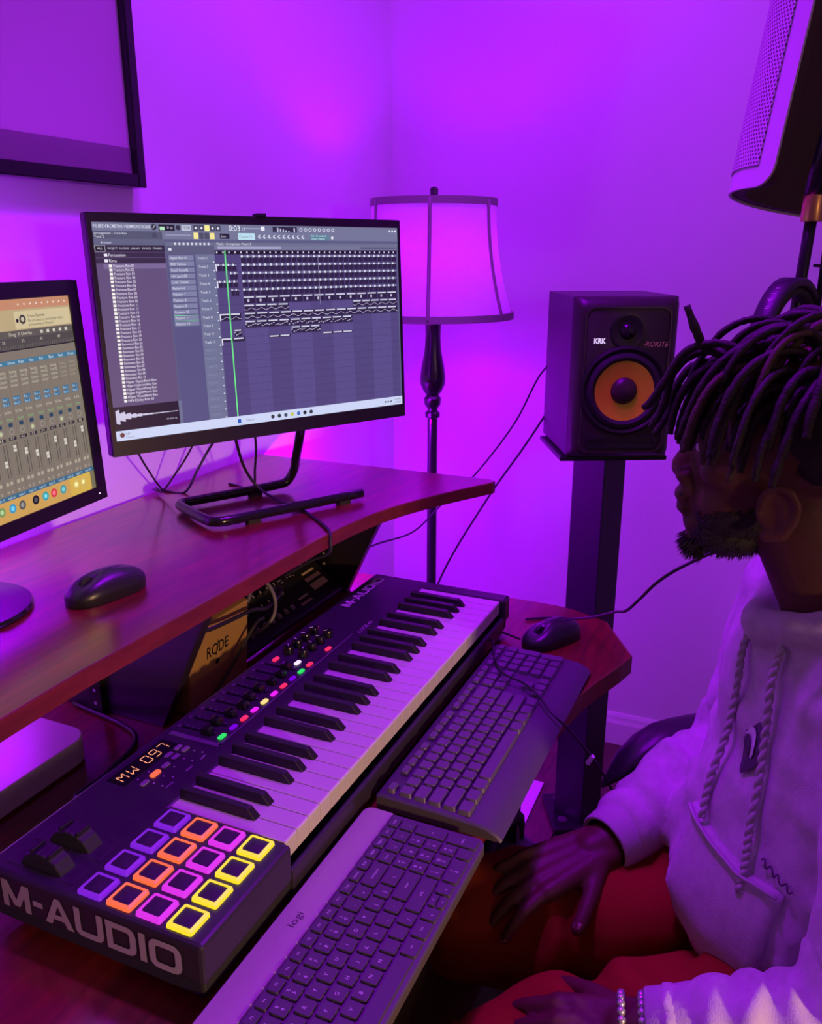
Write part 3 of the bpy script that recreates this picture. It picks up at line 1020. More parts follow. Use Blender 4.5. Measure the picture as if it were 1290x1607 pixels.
# ================================================================== mini computer
mini = thing('mini_computer', 'flat silver mini computer with rounded corners beneath the raised shelf', 'computer', (0.0225, 0.474, ZD))
M_alu = mat('pale_aluminium', (0.72, 0.68, 0.66), 0.35, metal=0.25)
MB().prism(rrect(-0.0985, -0.0985, 0.0985, 0.0985, 0.03, 8), 0.003, 0.037).build('case', M_alu, mini, bevel=0.002)
MB().lathe([(0.082, 0), (0.082, 0.0035)], 40).build('foot_ring', M_blkm, mini)

# ================================================================== gold microphone box
gb = thing('microphone_box', 'gold cardboard microphone box standing in the rack bay', 'box', (0.340, 0.356, ZD), 0.0)
M_gold = mat('gold_card', (0.50, 0.29, 0.085), 0.45, metal=0.25, var=0.08, vscale=5)
mb = MB()
mb.rings([[(-0.082, -0.030, 0), (0.060, -0.030, 0), (0.060, 0.04, 0), (-0.082, 0.04, 0)],
          [(-0.082, -0.040, 0.128), (0.060, -0.040, 0.128), (0.060, 0.03, 0.150), (-0.082, 0.03, 0.150)]])
mb.build('carton', M_gold, gb, bevel=0.0012)
mb = MB()
def gp(x, z, e=0.0006):
    return (x, -0.030 - 0.010 * z / 0.128 - e, z)
put_text(mb, 'RODE', gp(-0.043, 0.072), (1, 0, 0), (0, -0.078, 1), 0.0175, width=0.052, bold=0.01)
mb.add([gp(-0.0225, 0.069), gp(-0.0205, 0.069), gp(-0.0145, 0.092), gp(-0.0165, 0.092)], [(0, 1, 2, 3)])
cx_, cz_ = -0.018, 0.058
mb.add([gp(cx_ + 0.0048 * cos(k * pi / 8), cz_ + 0.0048 * sin(k * pi / 8)) for k in range(16)], [tuple(range(16))])
mb.build('brand_lettering', mat('ink_black', (0.01, 0.008, 0.01), 0.5), gb)

# ================================================================== screens
M_scr = bpy.data.materials.new('screen_image')
M_scr.use_nodes = True
nt = M_scr.node_tree
b = nt.nodes['Principled BSDF']
b.inputs['Base Color'].default_value = (0.006, 0.006, 0.007, 1)
b.inputs['Roughness'].default_value = 0.3
at = nt.nodes.new('ShaderNodeAttribute')
at.attribute_name = 'Col'
nt.links.new(at.outputs['Color'], b.inputs['Emission Color'])
b.inputs['Emission Strength'].default_value = 1.0
M_scr.cycles.emission_sampling = 'NONE'


class UI:
    """flat picture on a screen: quads and lettering with a colour each"""

    def __init__(s, x0, ztop, w_, h, y):
        s.x0, s.z1, s.w, s.h, s.y = x0, ztop, w_, h, y
        s.mb = MB()
        s.c = []
        s.n = 0

    def pt(s, x, y, l):
        return (s.x0 + x * s.w, s.y - 0.00006 * l, s.z1 - y * s.h)

    def fill(s, colr):
        k = len(s.mb.f) - len(s.c)
        s.c += [lin(colr)] * k

    def R(s, x0, y0, x1, y1, colr, l=1):
        s.mb.add([s.pt(x0, y0, l), s.pt(x1, y0, l), s.pt(x1, y1, l), s.pt(x0, y1, l)], [(0, 3, 2, 1)])
        s.fill(colr)

    def L(s, pts, wd, colr, l=3):
        for (a, b_), (c, d) in zip(pts[:-1], pts[1:]):
            s.mb.add([s.pt(a, b_ - wd, l), s.pt(c, d - wd, l), s.pt(c, d + wd, l), s.pt(a, b_ + wd, l)], [(0, 3, 2, 1)])
        s.fill(colr)

    def T(s, x, y, h, txt, colr, l=4, maxw=None, align='L', width=None):
        put_text(s.mb, txt, s.pt(x, y, l), (1, 0, 0), (0, 0, 1), h * s.h, align=align, maxw=maxw * s.w if maxw else None, width=width * s.w if width else None)
        s.fill(colr)

    def D(s, x, y, r, colr, l=4):
        n = 12
        s.mb.add([s.pt(x + r * s.h / s.w * cos(2 * pi * k / n), y + r * sin(2 * pi * k / n), l) for k in range(n)], [tuple(range(n))])
        s.fill(colr)

    def build(s, name, parent):
        me = bpy.data.meshes.new(name)
        me.from_pydata(s.mb.v, [], s.mb.f)
        ca = me.color_attributes.new('Col', 'FLOAT_COLOR', 'CORNER')
        buf = []
        for p in me.polygons:
            buf += [*s.c[p.index], 1.0] * p.loop_total
        ca.data.foreach_set('color', buf)
        return obj(name, me, M_scr, parent)


# ---------------- all-in-one computer with the song arrangement
W1, H1 = 0.541, 0.342
aio = thing('all_in_one_computer', 'wide screen computer showing a grey music arrangement on its screen', 'computer', (0.565, 0.3635, ZS), R(-27.6))
TILT = Matrix.Translation((0, 0, 1.273 - ZS)) @ Matrix.Rotation(-0.044, 4, 'X')
tiltp = lambda o: setattr(o, 'matrix_local', TILT)
M_bez = mat('bezel', (0.013, 0.011, 0.013), 0.35)
o = MB().box((-W1 / 2, 0.0, -H1 / 2), (W1 / 2, 0.022, H1 / 2)).build('housing', M_bez, aio, bevel=0.003)
tiltp(o)
hous = o
sx0, sx1, sz1, sz0 = -W1 / 2 + 0.0075, W1 / 2 - 0.006, H1 / 2 - 0.0135, -H1 / 2 + 0.0235
mb = MB()
for a, c in (((-W1 / 2 + 0.001, -0.002, sz1), (W1 / 2 - 0.001, 0.0, H1 / 2 - 0.001)), ((-W1 / 2 + 0.001, -0.002, -H1 / 2 + 0.001), (W1 / 2 - 0.001, 0.0, sz0)),
             ((-W1 / 2 + 0.001, -0.002, sz0), (sx0, 0.0, sz1)), ((sx1, -0.002, sz0), (W1 / 2 - 0.001, 0.0, sz1))):
    MB().box(a, c).build('bezel', M_bez, hous)
MB().box((-0.008, -0.004, H1 / 2 - 0.001), (0.008, 0.012, H1 / 2 + 0.004)).build('webcam', M_blk, hous, bevel=0.001)
U = UI(sx0, sz1, sx1 - sx0, sz1 - sz0, -0.0004)
BG = (88, 80, 128)
U.R(0, 0, 1, 1, (92, 92, 130), 0)
U.R(0, 0, 1, 0.072, (116, 118, 150))
U.R(0.0, 0.038, 0.19, 0.072, (84, 86, 112), 2)
U.R(0, 0.072, 0.195, 0.1, (96, 98, 128))
for i, s_ in enumerate(('FILE', 'EDIT', 'ADD', 'PATTERNS', 'VIEW', 'OPTIONS', 'TOOLS', 'HELP')):
    U.T(0.004 + (0, 0.018, 0.036, 0.052, 0.081, 0.098, 0.124, 0.143)[i], 0.024, 0.014, s_, (225, 228, 245), maxw=0.026)
U.T(0.004, 0.053, 0.010, 'Arrangement - Track Rim', (215, 215, 235), maxw=0.09)
U.T(0.004, 0.067, 0.010, 'Track 2', (225, 225, 240), maxw=0.03)
U.T(0.02, 0.093, 0.010, 'Browser', (210, 210, 230))
U.D(0.168, 0.018, 0.014, (40, 38, 58)); U.D(0.168, 0.055, 0.012, (70, 72, 96))
U.R(0.182, 0.006, 0.228, 0.034, (34, 30, 50), 2)
U.R(0.185, 0.016, 0.199, 0.031, (180, 230, 190), 3)
U.T(0.206, 0.026, 0.014, '> o', (220, 220, 235))
U.D(0.238, 0.019, 0.012, (48, 46, 66))
U.R(0.248, 0.007, 0.276, 0.032, (196, 198, 220), 2); U.T(0.251, 0.026, 0.014, '97.000', (60, 60, 80), maxw=0.022)
for i in range(5):
    c = (250, 238, 150) if i == 2 else (70, 70, 92)
    U.R(0.283 + 0.017 * i, 0.005, 0.298 + 0.017 * i, 0.033, c, 2)
    if i != 2:
        U.D(0.2905 + 0.017 * i, 0.019, 0.006, (225, 225, 240))
U.T(0.392, 0.03, 0.026, '0:03', (235, 238, 252), maxw=0.04); U.T(0.434, 0.027, 0.014, '15', (225, 225, 240))
for i in range(4):
    c = (248, 232, 150) if i in (0, 3) else (78, 78, 100)
    U.R(0.282 + 0.0165 * i, 0.041, 0.296 + 0.0165 * i, 0.07, c, 2)
U.R(0.362, 0.043, 0.392, 0.068, (36, 32, 52), 2); U.T(0.366, 0.061, 0.011, 'Line', (200, 200, 220))
U.R(0.42, 0.04, 0.474, 0.072, (190, 226, 240), 2); U.T(0.424, 0.061, 0.012, 'Pattern 11', (90, 120, 150), maxw=0.045)
U.R(0.20, 0.05, 0.275, 0.056, (150, 150, 180), 2)
U.R(0.44, 0.014, 0.50, 0.02, (160, 162, 190), 2); U.R(0.495, 0.006, 0.508, 0.026, (235, 235, 248), 3)
U.R(0.535, 0.006, 0.618, 0.034, (44, 38, 64), 2)
for i in range(8):
    U.R(0.54 + i * 0.0095, 0.031 - 0.004 * ((i * 5) % 6), 0.545 + i * 0.0095, 0.032, (190, 190, 220), 3)
for i in range(8):
    U.D(0.632 + i * 0.0165, 0.019, 0.0095, (212, 214, 232)); U.D(0.632 + i * 0.0165, 0.019, 0.005, (96, 98, 128), 5)
for i in range(10):
    U.D(0.49 + i * 0.0165, 0.056, 0.0095, (206, 210, 230)); U.D(0.4925 + i * 0.0165, 0.054, 0.005, (96, 98, 128), 5)
U.R(0.665, 0.042, 0.735, 0.072, (98, 128, 150), 2)
U.T(0.667, 0.053, 0.009, '12-11 FL Studio 21', (190, 235, 240), maxw=0.06); U.T(0.667, 0.067, 0.009, 'Update released', (190, 235, 240), maxw=0.06)
U.D(0.744, 0.058, 0.008, (225, 225, 240))
for i in range(3):
    U.R(0.966 + 0.011 * i, 0.014, 0.972 + 0.011 * i, 0.024, (235, 235, 248), 3)
# browser
U.R(0.0, 0.1, 0.193, 0.838, (98, 80, 122), 1)
U.R(0.0, 0.1, 0.193, 0.13, (42, 34, 56), 2)
U.R(0.001, 0.101, 0.03, 0.13, (240, 240, 250), 2); U.R(0.003, 0.104, 0.028, 0.127, (30, 26, 40), 3)
U.T(0.0155, 0.119, 0.010, 'ALL', (230, 230, 240), align='C')
for i, s_ in enumerate(('PROJECT', 'PLUGINS', 'LIBRARY', 'SOUNDS', 'STARRED')):
    U.T(0.036 + 0.031 * i, 0.119, 0.010, s_, (205, 205, 225), maxw=0.026)
for i, s_ in enumerate(('Percussion', 'Rims')):
    U.R(0.0, 0.132 + 0.025 * i, 0.193, 0.155 + 0.025 * i, (54, 42, 70), 2)
    U.R(0.024, 0.138 + 0.025 * i, 0.033, 0.150 + 0.025 * i, (235, 230, 245), 3)
    U.T(0.036, 0.150 + 0.025 * i, 0.013, s_, (228, 225, 240))
U.R(0.02, 0.183, 0.193, 0.205, (122, 104, 150), 2)
names = ['Fracture Rim %02d' % i for i in range(1, 21)] + ['Resonator Rim %02d' % i for i in range(1, 11)] + ['Hyper ElasticBand Rim', 'Hyper HollywoodAtic Rim', 'Hyper HauntFang Rim', 'Hyper NightMotion Rim', 'Hyper WoodBand Rim', 'NN Clicky Rim 01', 'NN Noise Rim 02']
for i, s_ in enumerate(names[:36]):
    yy = 0.1985 + i * 0.01775
    U.R(0.034, yy - 0.0125, 0.0425, yy - 0.0005, (244, 240, 236), 3)
    U.T(0.046, yy - 0.001, 0.0120, s_, (238, 234, 246), maxw=0.056 if i < 30 else 0.085)
U.R(0.0, 0.838, 0.193, 0.952, (34, 22, 46), 2)
for i in range(34):
    hh = 0.040 * math.exp(-i / 7.0) * (0.75 + 0.25 * math.sin(i * 2.1)) + 0.0012
    U.R(0.006 + i * 0.0053, 0.886 - hh, 0.0115 + i * 0.0053, 0.886 + hh, (206, 200, 228), 3)
U.R(0.19, 0.838, 0.2, 0.955, (110, 112, 146), 3)
U.T(0.15, 0.925, 0.009, '44 kHz 16', (200, 195, 220), maxw=0.035)
# picker
U.R(0.197, 0.1, 0.281, 0.955, (88, 84, 130), 1)
U.R(0.197, 0.086, 1.0, 0.1, (108, 112, 140), 2)
U.T(0.35, 0.097, 0.011, 'Playlist - Arrangement - Pattern 8', (225, 228, 240), maxw=0.11)
for i in range(9):
    U.D(0.225 + 0.0125 * i, 0.0925, 0.006, (215, 216, 235))
U.R(0.197, 0.1, 0.342, 0.142, (92, 92, 124), 2)
U.R(0.204, 0.112, 0.213, 0.124, (230, 230, 242), 3)
for i, s_ in enumerate(('Hyper Rim 01', '808 Tattoo', 'Snatch Snare 06', 'HH Jack 05', 'Low Tunnel', 'Pattern 6', 'Pattern 7', 'Pattern 8', 'Pattern 9', 'Pattern 10', 'Pattern 11', 'Pattern 12')):
    yy = 0.146 + i * 0.0282
    U.R(0.202, yy, 0.276, yy + 0.0255, (126, 128, 164), 2)
    U.R(0.202, yy + 0.0225, 0.276, yy + 0.0255, (88, 90, 124), 3)
    U.T(0.206, yy + 0.0175, 0.012, s_, (220, 220, 240), maxw=0.05)
U.L([(0.202, 0.428), (0.276, 0.428), ], 0.0012, (120, 220, 160)); U.L([(0.202, 0.4525), (0.276, 0.4525)], 0.0012, (120, 220, 160))
# tracks
U.R(0.282, 0.142, 0.34, 0.955, (112, 116, 150), 1)
TP = [0.145 + 0.0405 * i for i in range(20)]
for i in range(20):
    U.T(0.288, TP[i] + 0.02, 0.012, 'Track %d' % (i + 1), (222, 222, 240) if i < 11 else (138, 140, 172), maxw=0.03)
    U.D(0.336, TP[i] + 0.033, 0.0035, (230, 230, 245))
    U.L([(0.284, TP[i] + 0.0395), (0.34, TP[i] + 0.0395)], 0.0006, (92, 94, 124))
# grid
U.R(0.342, 0.1, 0.995, 0.122, (116, 118, 150), 2); U.R(0.352, 0.104, 0.56, 0.116, (164, 162, 196), 3); U.R(0.85, 0.104, 0.99, 0.116, (92, 92, 122), 3)
U.R(0.342, 0.122, 0.995, 0.142, (28, 22, 42), 2)
for i in range(34):
    U.R(0.346 + 0.0192 * i, 0.128, 0.3505 + 0.0192 * i, 0.137, (214, 212, 234), 3)
for k in range(9):
    U.R(0.342 + 0.0776 * k, 0.142, min(0.995, 0.342 + 0.0776 * (k + 1)), 0.952, (90, 78, 136) if k % 2 else (82, 70, 124), 1)
for i in range(20):
    U.L([(0.342, TP[i] + 0.0395), (0.995, TP[i] + 0.0395)], 0.0006, (60, 52, 96), 2)
for i in range(68):
    U.R(0.342 + 0.0097 * i, 0.142, 0.3424 + 0.0097 * i, 0.952, (72, 64, 112), 2)
def clip(t, x0, x1, n, style, hb=0.036):
    yy = TP[t] if isinstance(t, int) else t
    wd = (x1 - x0) / n
    for i in range(n):
        a = x0 + wd * i
        U.R(a + 0.0006, yy, a + wd - 0.0008, yy + hb, (44, 34, 66), 3)
        if style == 'drum':
            U.R(a + 0.001, yy + 0.001, a + wd * 0.42, yy + 0.012, (214, 220, 236), 4)
            U.R(a + wd * 0.5, yy + 0.002, a + wd * 0.95, yy + 0.011, (128, 122, 162), 4)
        else:
            U.R(a + 0.001, yy + 0.001, a + wd * 0.85, yy + 0.008, (206, 206, 226), 4)
            if style == 'wave':
                U.L([(a + wd * k / 6, yy + 0.023 + 0.006 * math.sin(k * 1.3 + i)) for k in range(7)], 0.0012, (196, 190, 220), 4)
            elif style == 'note':
                for k in range(5):
                    U.R(a + wd * k / 5, yy + 0.014 + 0.004 * ((k * 3 + i) % 4), a + wd * (k + 0.7) / 5, yy + 0.0175 + 0.004 * ((k * 3 + i) % 4), (214, 210, 232), 4)
            elif style == 'bass':
                U.R(a + wd * 0.3, yy + 0.014, a + wd * 0.45, yy + 0.028, (196, 192, 220), 4)
for t in range(5):
    clip(t, 0.422, 0.992, 30, 'drum', 0.037)
clip(1, 0.346, 0.408, 4, 'drum'); clip(3, 0.346, 0.408, 4, 'drum'); clip(2, 0.384, 0.41, 2, 'drum'); clip(4, 0.384, 0.41, 2, 'drum')
clip(5, 0.422, 0.992, 14, 'bass')
clip(6, 0.422, 0.576, 4, 'wave'); clip(6, 0.812, 0.992, 5, 'wave')
clip(7, 0.422, 0.992, 14, 'wave'); clip(7, 0.342, 0.411, 2, 'wave')
clip(8, 0.422, 0.808, 10, 'note')
clip(9, 0.578, 0.685, 3, 'note'); clip(9, 0.384, 0.41, 1, 'note')
clip(10, 0.5, 0.575, 2, 'x', 0.012); clip(10, 0.692, 0.808, 3, 'x', 0.012); clip(10, 0.342, 0.418, 2, 'x', 0.02)
for t in (1, 3, 7, 10):
    U.R(0.341, TP[t] + 0.002, 0.3445, TP[t] + 0.036, (232, 230, 246), 5)
U.R(0.3715, 0.124, 0.3755, 0.952, (110, 235, 140), 6)
U.R(0.687, 0.142, 0.6882, 0.4, (150, 146, 184), 5)
# taskbar
U.R(0, 0.952, 1, 1, (206, 214, 246), 6)
U.R(0.372, 0.968, 0.383, 0.989, (40, 90, 190), 7)
U.T(0.40, 0.983, 0.012, 'Search', (120, 130, 160), l=7)
for i, c in enumerate(((60, 60, 70), (40, 60, 60), (70, 80, 100), (200, 200, 90), (60, 110, 190), (40, 40, 50), (50, 50, 60))):
    U.D(0.492 + 0.0232 * i, 0.977, 0.011, c, 7)
for i in range(3):
    U.D(0.928 + 0.012 * i, 0.977, 0.006, (90, 96, 120), 7)
U.T(0.966, 0.974, 0.010, '7:42 PM', (90, 96, 120), l=7); U.T(0.966, 0.99, 0.010, '1/9/2024', (90, 96, 120), l=7)
U.D(0.018, 0.973, 0.012, (110, 60, 60), 7); U.T(0.028, 0.974, 0.011, '53F', (100, 104, 130), l=7); U.T(0.028, 0.991, 0.010, 'Cloudy', (130, 134, 160), l=7)
U.build('screen_picture', hous)
# tubular stand: arm down behind the panel and a base loop on the shelf
def local(pw_):
    return V((cos(R(27.6)) * (pw_[0] - 0.565) - sin(R(27.6)) * (pw_[1] - 0.3635), sin(R(27.6)) * (pw_[0] - 0.565) + cos(R(27.6)) * (pw_[1] - 0.3635), pw_[2] - ZS))
tb = 0.0085
zb = tb + 0.004
pf = [(0.17, -0.008, zb), (-0.03, -0.008, zb), (-0.095, -0.008, zb), (-0.115, 0.000, zb), (-0.122, 0.02, zb), (-0.122, 0.11, zb), (-0.116, 0.128, zb), (-0.10, 0.134, zb), (0.0, 0.134, zb), (0.075, 0.134, zb + 0.001), (0.098, 0.132, zb + 0.006), (0.108, 0.122, zb + 0.03), (0.10, 0.10, 0.07), (0.085, 0.055, 0.13), (0.078, 0.034, 0.18), (0.076, 0.026, 0.25)]
MB().tube(spline(pf, 6), tb, 12).build('tube_stand', M_blkg, aio, smooth=True)
for x, y in ((0.13, -0.008), (-0.05, -0.008), (0.03, 0.134)):
    MB().box((x - 0.012, y - 0.006, 0), (x + 0.012, y + 0.006, zb - 0.004)).build('stand_pad', M_blkm, aio)
MB().box((0.05, 0.02, 0.20), (0.105, 0.032, 0.28)).build('stand_mount', M_blk, aio, bevel=0.002)

# ---------------- second monitor with the mixer page
yaw2 = R(7.2)
W2, H2 = 0.524, 0.312
TRc = V((0.314, 0.503))
c2 = TRc - V((cos(yaw2), sin(yaw2))) * W2 / 2
mon = thing('desktop_monitor', 'black bordered monitor showing a beige sound mixer page on round foot', 'monitor', (c2.x, c2.y, ZS), yaw2)
T2 = Matrix.Translation((0, 0, 1.355 - H2 / 2 - ZS)) @ Matrix.Rotation(-0.043, 4, 'X')
h2 = MB().box((-W2 / 2, 0.0, -H2 / 2), (W2 / 2, 0.03, H2 / 2)).build('housing', M_bez, mon, bevel=0.004)
h2.matrix_local = T2
bz = 0.0208
for a, c in (((-W2 / 2 + 0.001, -0.003, H2 / 2 - bz), (W2 / 2 - 0.001, 0, H2 / 2 - 0.001)), ((-W2 / 2 + 0.001, -0.003, -H2 / 2 + 0.001), (W2 / 2 - 0.001, 0, -H2 / 2 + bz)),
             ((-W2 / 2 + 0.001, -0.003, -H2 / 2 + bz), (-W2 / 2 + bz, 0, H2 / 2 - bz)), ((W2 / 2 - bz, -0.003, -H2 / 2 + bz), (W2 / 2 - 0.001, 0, H2 / 2 - bz))):
    MB().box(a, c).build('bezel', M_bez, h2)
MB().prism([(W2 / 2 - 0.018 + 0.0012 * cos(k * pi / 4), -H2 / 2 + 0.011 + 0.0012 * sin(k * pi / 4)) for k in range(8)], 0.0028, 0.0034, Matrix.Rotation(pi / 2, 4, 'X')).build('power_light', mat('led_white', (0.8, 0.8, 0.9), 0.4, emit=(0.8, 0.75, 1.0), es=1.5), h2)
SWd, SHt = W2 - 2 * bz, H2 - 2 * bz
# work in metres from the right edge / top of the outer frame
U = UI(W2 / 2, H2 / 2, 1.0, 1.0, -0.0006)
l0 = -W2 / 2 - W2 / 2 + bz
r0, t0, b0 = -bz, bz, H2 - bz
U.R(l0, t0, r0, b0, (128, 118, 104), 0)
U.R(l0, t0, r0, 0.0335, (196, 138, 104), 1)
for i in range(9):
    U.D(-0.118 + 0.011 * i, 0.0275, 0.0014, (236, 214, 200))
U.R(l0, 0.0335, r0, 0.059, (186, 166, 124), 1)
U.R(-0.128, 0.036, r0 - 0.002, 0.0575, (208, 192, 150), 2)
U.D(-0.1235, 0.0475, 0.0025, (30, 26, 26)); U.D(-0.114, 0.0462, 0.006, (70, 66, 62)); U.D(-0.114, 0.0462, 0.003, (200, 190, 160), 5)
U.T(-0.104, 0.0445, 0.0038, 'Screen Recorder', (60, 52, 44), maxw=0.032)
U.T(-0.104, 0.0500, 0.0034, 'Do you want to record your video', (84, 76, 64), maxw=0.066)
U.T(-0.104, 0.0552, 0.0034, 'permanently to Photos?', (84, 76, 64), maxw=0.046)
U.R(l0, 0.059, r0, 0.068, (94, 88, 80), 1)
U.T(-0.142, 0.0655, 0.0042, 'Drag  X Overlap', (210, 200, 184), maxw=0.05)
for i in range(5):
    U.R(-0.085 + 0.012 * i, 0.0618, -0.080 + 0.012 * i, 0.0658, (206, 198, 184), 2)
U.R(l0, 0.068, r0, 0.082, (78, 74, 68), 1)
for i in range(6):
    U.T(-0.13 + 0.034 * i - 0.06, 0.0745, 0.004, str(17 + 8 * i), (200, 190, 176))
for i in range(40):
    U.R(-0.19 + 0.0043 * i, 0.077, -0.1896 + 0.0043 * i, 0.0815, (150, 142, 130), 2)
U.R(l0, 0.082, r0, 0.0835, (30, 28, 30), 2)
U.R(l0, 0.0945, r0, 0.1005, (66, 120, 150), 1)
CH = [-0.0329 - 0.0189 * k for k in range(24)]
for k, x in enumerate(CH):
    U.T(x - 0.006, 0.0993, 0.0036, ('Drums', 'Beat', 'Bass', 'Pad', 'Vox', 'Keys')[k % 6], (214, 226, 232), maxw=0.012)
    U.R(x - 0.0096, 0.102, x - 0.0092, 0.262, (100, 92, 82), 2)
    for j in range(4):
        U.T(x - 0.0065, 0.110 + 0.0056 * j, 0.0034, ('Setting', 'Chan EQ', 'Compress', 'Limiter')[j], (200, 192, 170) if k > 1 else (164, 154, 136), maxw=0.0125)
    for j in range(2):
        U.R(x - 0.007, 0.1385 + 0.0062 * j, x + 0.005, 0.1435 + 0.0062 * j, (52, 108, 146), 3)
        U.T(x - 0.006, 0.1427 + 0.0062 * j, 0.0032, 'Bus %d' % (j + 1), (190, 214, 226), maxw=0.009)
    U.T(x - 0.0065, 0.1588, 0.0034, 'St Out', (206, 198, 180), maxw=0.011)
    U.T(x - 0.0045, 0.168, 0.0036, 'Read', (128, 176, 120), maxw=0.01)
    U.R(x - 0.0036, 0.1705, x + 0.0036, 0.1755, (40, 70, 92), 3)
    U.D(x, 0.1815, 0.0042, (150, 142, 128)); U.D(x, 0.1815, 0.0026, (190, 200, 150) if k % 3 == 2 else (120, 112, 102), 5)
    U.R(x - 0.0068, 0.1882, x + 0.0062, 0.1925, (50, 46, 44), 3); U.T(x - 0.005, 0.1917, 0.0032, '-%d.%d' % (3 + k % 5, k % 10), (222, 214, 196), maxw=0.008)
    U.R(x + 0.0002, 0.1955, x + 0.0012, 0.238, (60, 56, 52), 3)
    U.R(x + 0.0048, 0.1955, x + 0.0062, 0.238, (84, 78, 70), 3)
    fz_ = 0.1985 + 0.0035 * ((k * 5) % 7)
    U.R(x - 0.0018, fz_, x + 0.0032, fz_ + 0.0085, (214, 208, 196), 4); U.R(x - 0.0018, fz_ + 0.004, x + 0.0032, fz_ + 0.0046, (90, 84, 78), 5)
    for j in range(10):
        U.R(x - 0.0042, 0.197 + 0.0042 * j, x - 0.002, 0.1974 + 0.0042 * j, (84, 78, 70), 3)
    for j in range(2):
        U.R(x - 0.0055 + 0.007 * j, 0.2425, x - 0.001 + 0.007 * j, 0.247, (176, 166, 146), 3)
    U.T(x - 0.0055, 0.2575, 0.0038, 'M   S', (196, 186, 166), maxw=0.010)
U.R(l0, 0.2595, r0, 0.2655, (54, 104, 134), 3)
for k, x in enumerate(CH):
    U.T(x - 0.0065, 0.2642, 0.0034, 'Audio %d' % (24 - k), (196, 214, 220), maxw=0.012)
U.R(l0, 0.2655, r0, b0, (206, 160, 84), 3)
U.R(-0.075, 0.2655, r0, b0, (214, 176, 76), 4)
U.R(-0.03, 0.2655, r0, b0, (120, 112, 84), 5)
for x, c in ((-0.1861, (60, 150, 190)), (-0.1687, (90, 88, 84)), (-0.1438, (24, 24, 28)), (-0.125, (60, 160, 170)), (-0.1083, (214, 60, 70)), (-0.0894, (70, 150, 160)), (-0.0621, (216, 190, 110)), (-0.047, (206, 180, 100)), (-0.205, (120, 150, 90)), (-0.225, (200, 90, 60)), (-0.245, (80, 110, 190))):
    U.D(x, 0.2765, 0.0062, c, 6)
    U.D(x, 0.2765, 0.0032, tuple(min(255, v_ + 60) for v_ in c), 7)
U.build('screen_picture', h2)
MB().box((-0.03, 0.032, 0.002), (0.03, 0.046, 0.22)).build('neck', M_blk, mon, bevel=0.003)
MB().lathe([(0.0, 0.0), (0.090, 0.0), (0.092, 0.004), (0.090, 0.008), (0.05, 0.0105), (0.0, 0.011)], 56, Matrix.Translation((0.0, 0.036, 0))).build('round_foot', M_blkg, mon, smooth='angle')

# ---------------- purple LED strips
M_led = mat('led_purple', (0.3, 0.3, 0.3), 0.5, emit=PURPLE, es=430.0)
M_led.cycles.emission_sampling = 'FRONT'
led = thing('led_strip', 'purple light strip stuck behind the round foot monitor', 'light strip', (c2.x, c2.y, ZS), yaw2)
MB().box((-0.20, 0.034, 0.235), (0.20, 0.042, 0.238)).build('backing', M_blk, led)
MB().box((-0.20, 0.042, 0.232), (0.20, 0.0445, 0.241)).build('glowing_diodes', M_led, led)
led2 = thing('led_strip', 'purple light strip under the back of the raised shelf', 'light strip', (0, 0.60, ZS - 0.0245))
MB().box((-0.72, -0.006, -0.003), (0.21, 0.006, 0)).build('backing', M_blk, led2)
M_led2 = mat('led_purple_dim', (0.3, 0.3, 0.3), 0.5, emit=PURPLE, es=70.0)
M_led2.cycles.emission_sampling = 'FRONT'
MB().box((-0.72, -0.004, -0.006), (0.21, 0.004, -0.003)).build('glowing_diodes', M_led2, led2)

fill_led = thing('led_strip', 'added unseen purple light strip under the end of the raised shelf', 'light strip', (0.925, 0, ZS - 0.0245))  # added strip, hidden under the shelf, brightens lower walls, desk and hoodie
MB().box((-0.008, 0.42, -0.003), (0.008, 0.62, 0)).build('backing', M_blk, fill_led)
M_fill_led = mat('led_purple_fill', (0.3, 0.3, 0.3), 0.5, emit=PURPLE, es=1300.0)
M_fill_led.cycles.emission_sampling = 'FRONT'
MB().box((-0.004, 0.42, -0.008), (0.004, 0.62, -0.003)).build('glowing_diodes', M_fill_led, fill_led)

# ================================================================== mixing console in the rack bay
mx_ = thing('mixing_console', 'small black sound mixer with knobs lying tilted in the rack bay', 'mixer', (0.575, 0.345, ZD))
Tm = Matrix.Translation((0, 0, 0.026)) @ Matrix.Rotation(R(38), 4, 'X')
MW, MD = 0.33, 0.19
def mxp(o_, loc=None):
    o_.matrix_local = Tm if loc is None else Tm @ Matrix.Translation(loc)
    return o_
mxp(MB().box((-MW / 2, -0.012, -0.022), (MW / 2, MD, 0.0)).build('case', M_blk, mx_, bevel=0.004))
MB().box((-MW / 2 + 0.02, 0.10, 0.0), (MW / 2 - 0.02, 0.15, 0.045)).build('tilt_foot', M_blkm, mx_)
kmesh = MB().lathe([(0.0048, 0), (0.0044, 0.009), (0.0036, 0.0105), (0.0004, 0.0106)], 10).mesh('knob', smooth='angle')
tip = MB().box((-0.0007, -0.0007, 0.0104), (0.0007, 0.0042, 0.0112)).mesh('knob_line')
cols = [mat('knob_black', (0.02, 0.02, 0.022), 0.4), mat('knob_grey', (0.35, 0.33, 0.33), 0.45), mat('knob_red', (0.30, 0.03, 0.03), 0.4), mat('knob_blue', (0.05, 0.09, 0.25), 0.4)]
for i in range(8):
    for j in range(6):
        k_ = mxp(obj('knob', kmesh, cols[0], mx_), (-MW / 2 + 0.022 + 0.0215 * i, 0.042 + 0.0215 * j, 0.0))
        obj('knob_line', tip, M_white, k_)
slotm = MB().box((-0.001, -0.013, 0), (0.001, 0.013, 0.0006)).mesh('fader_slot')
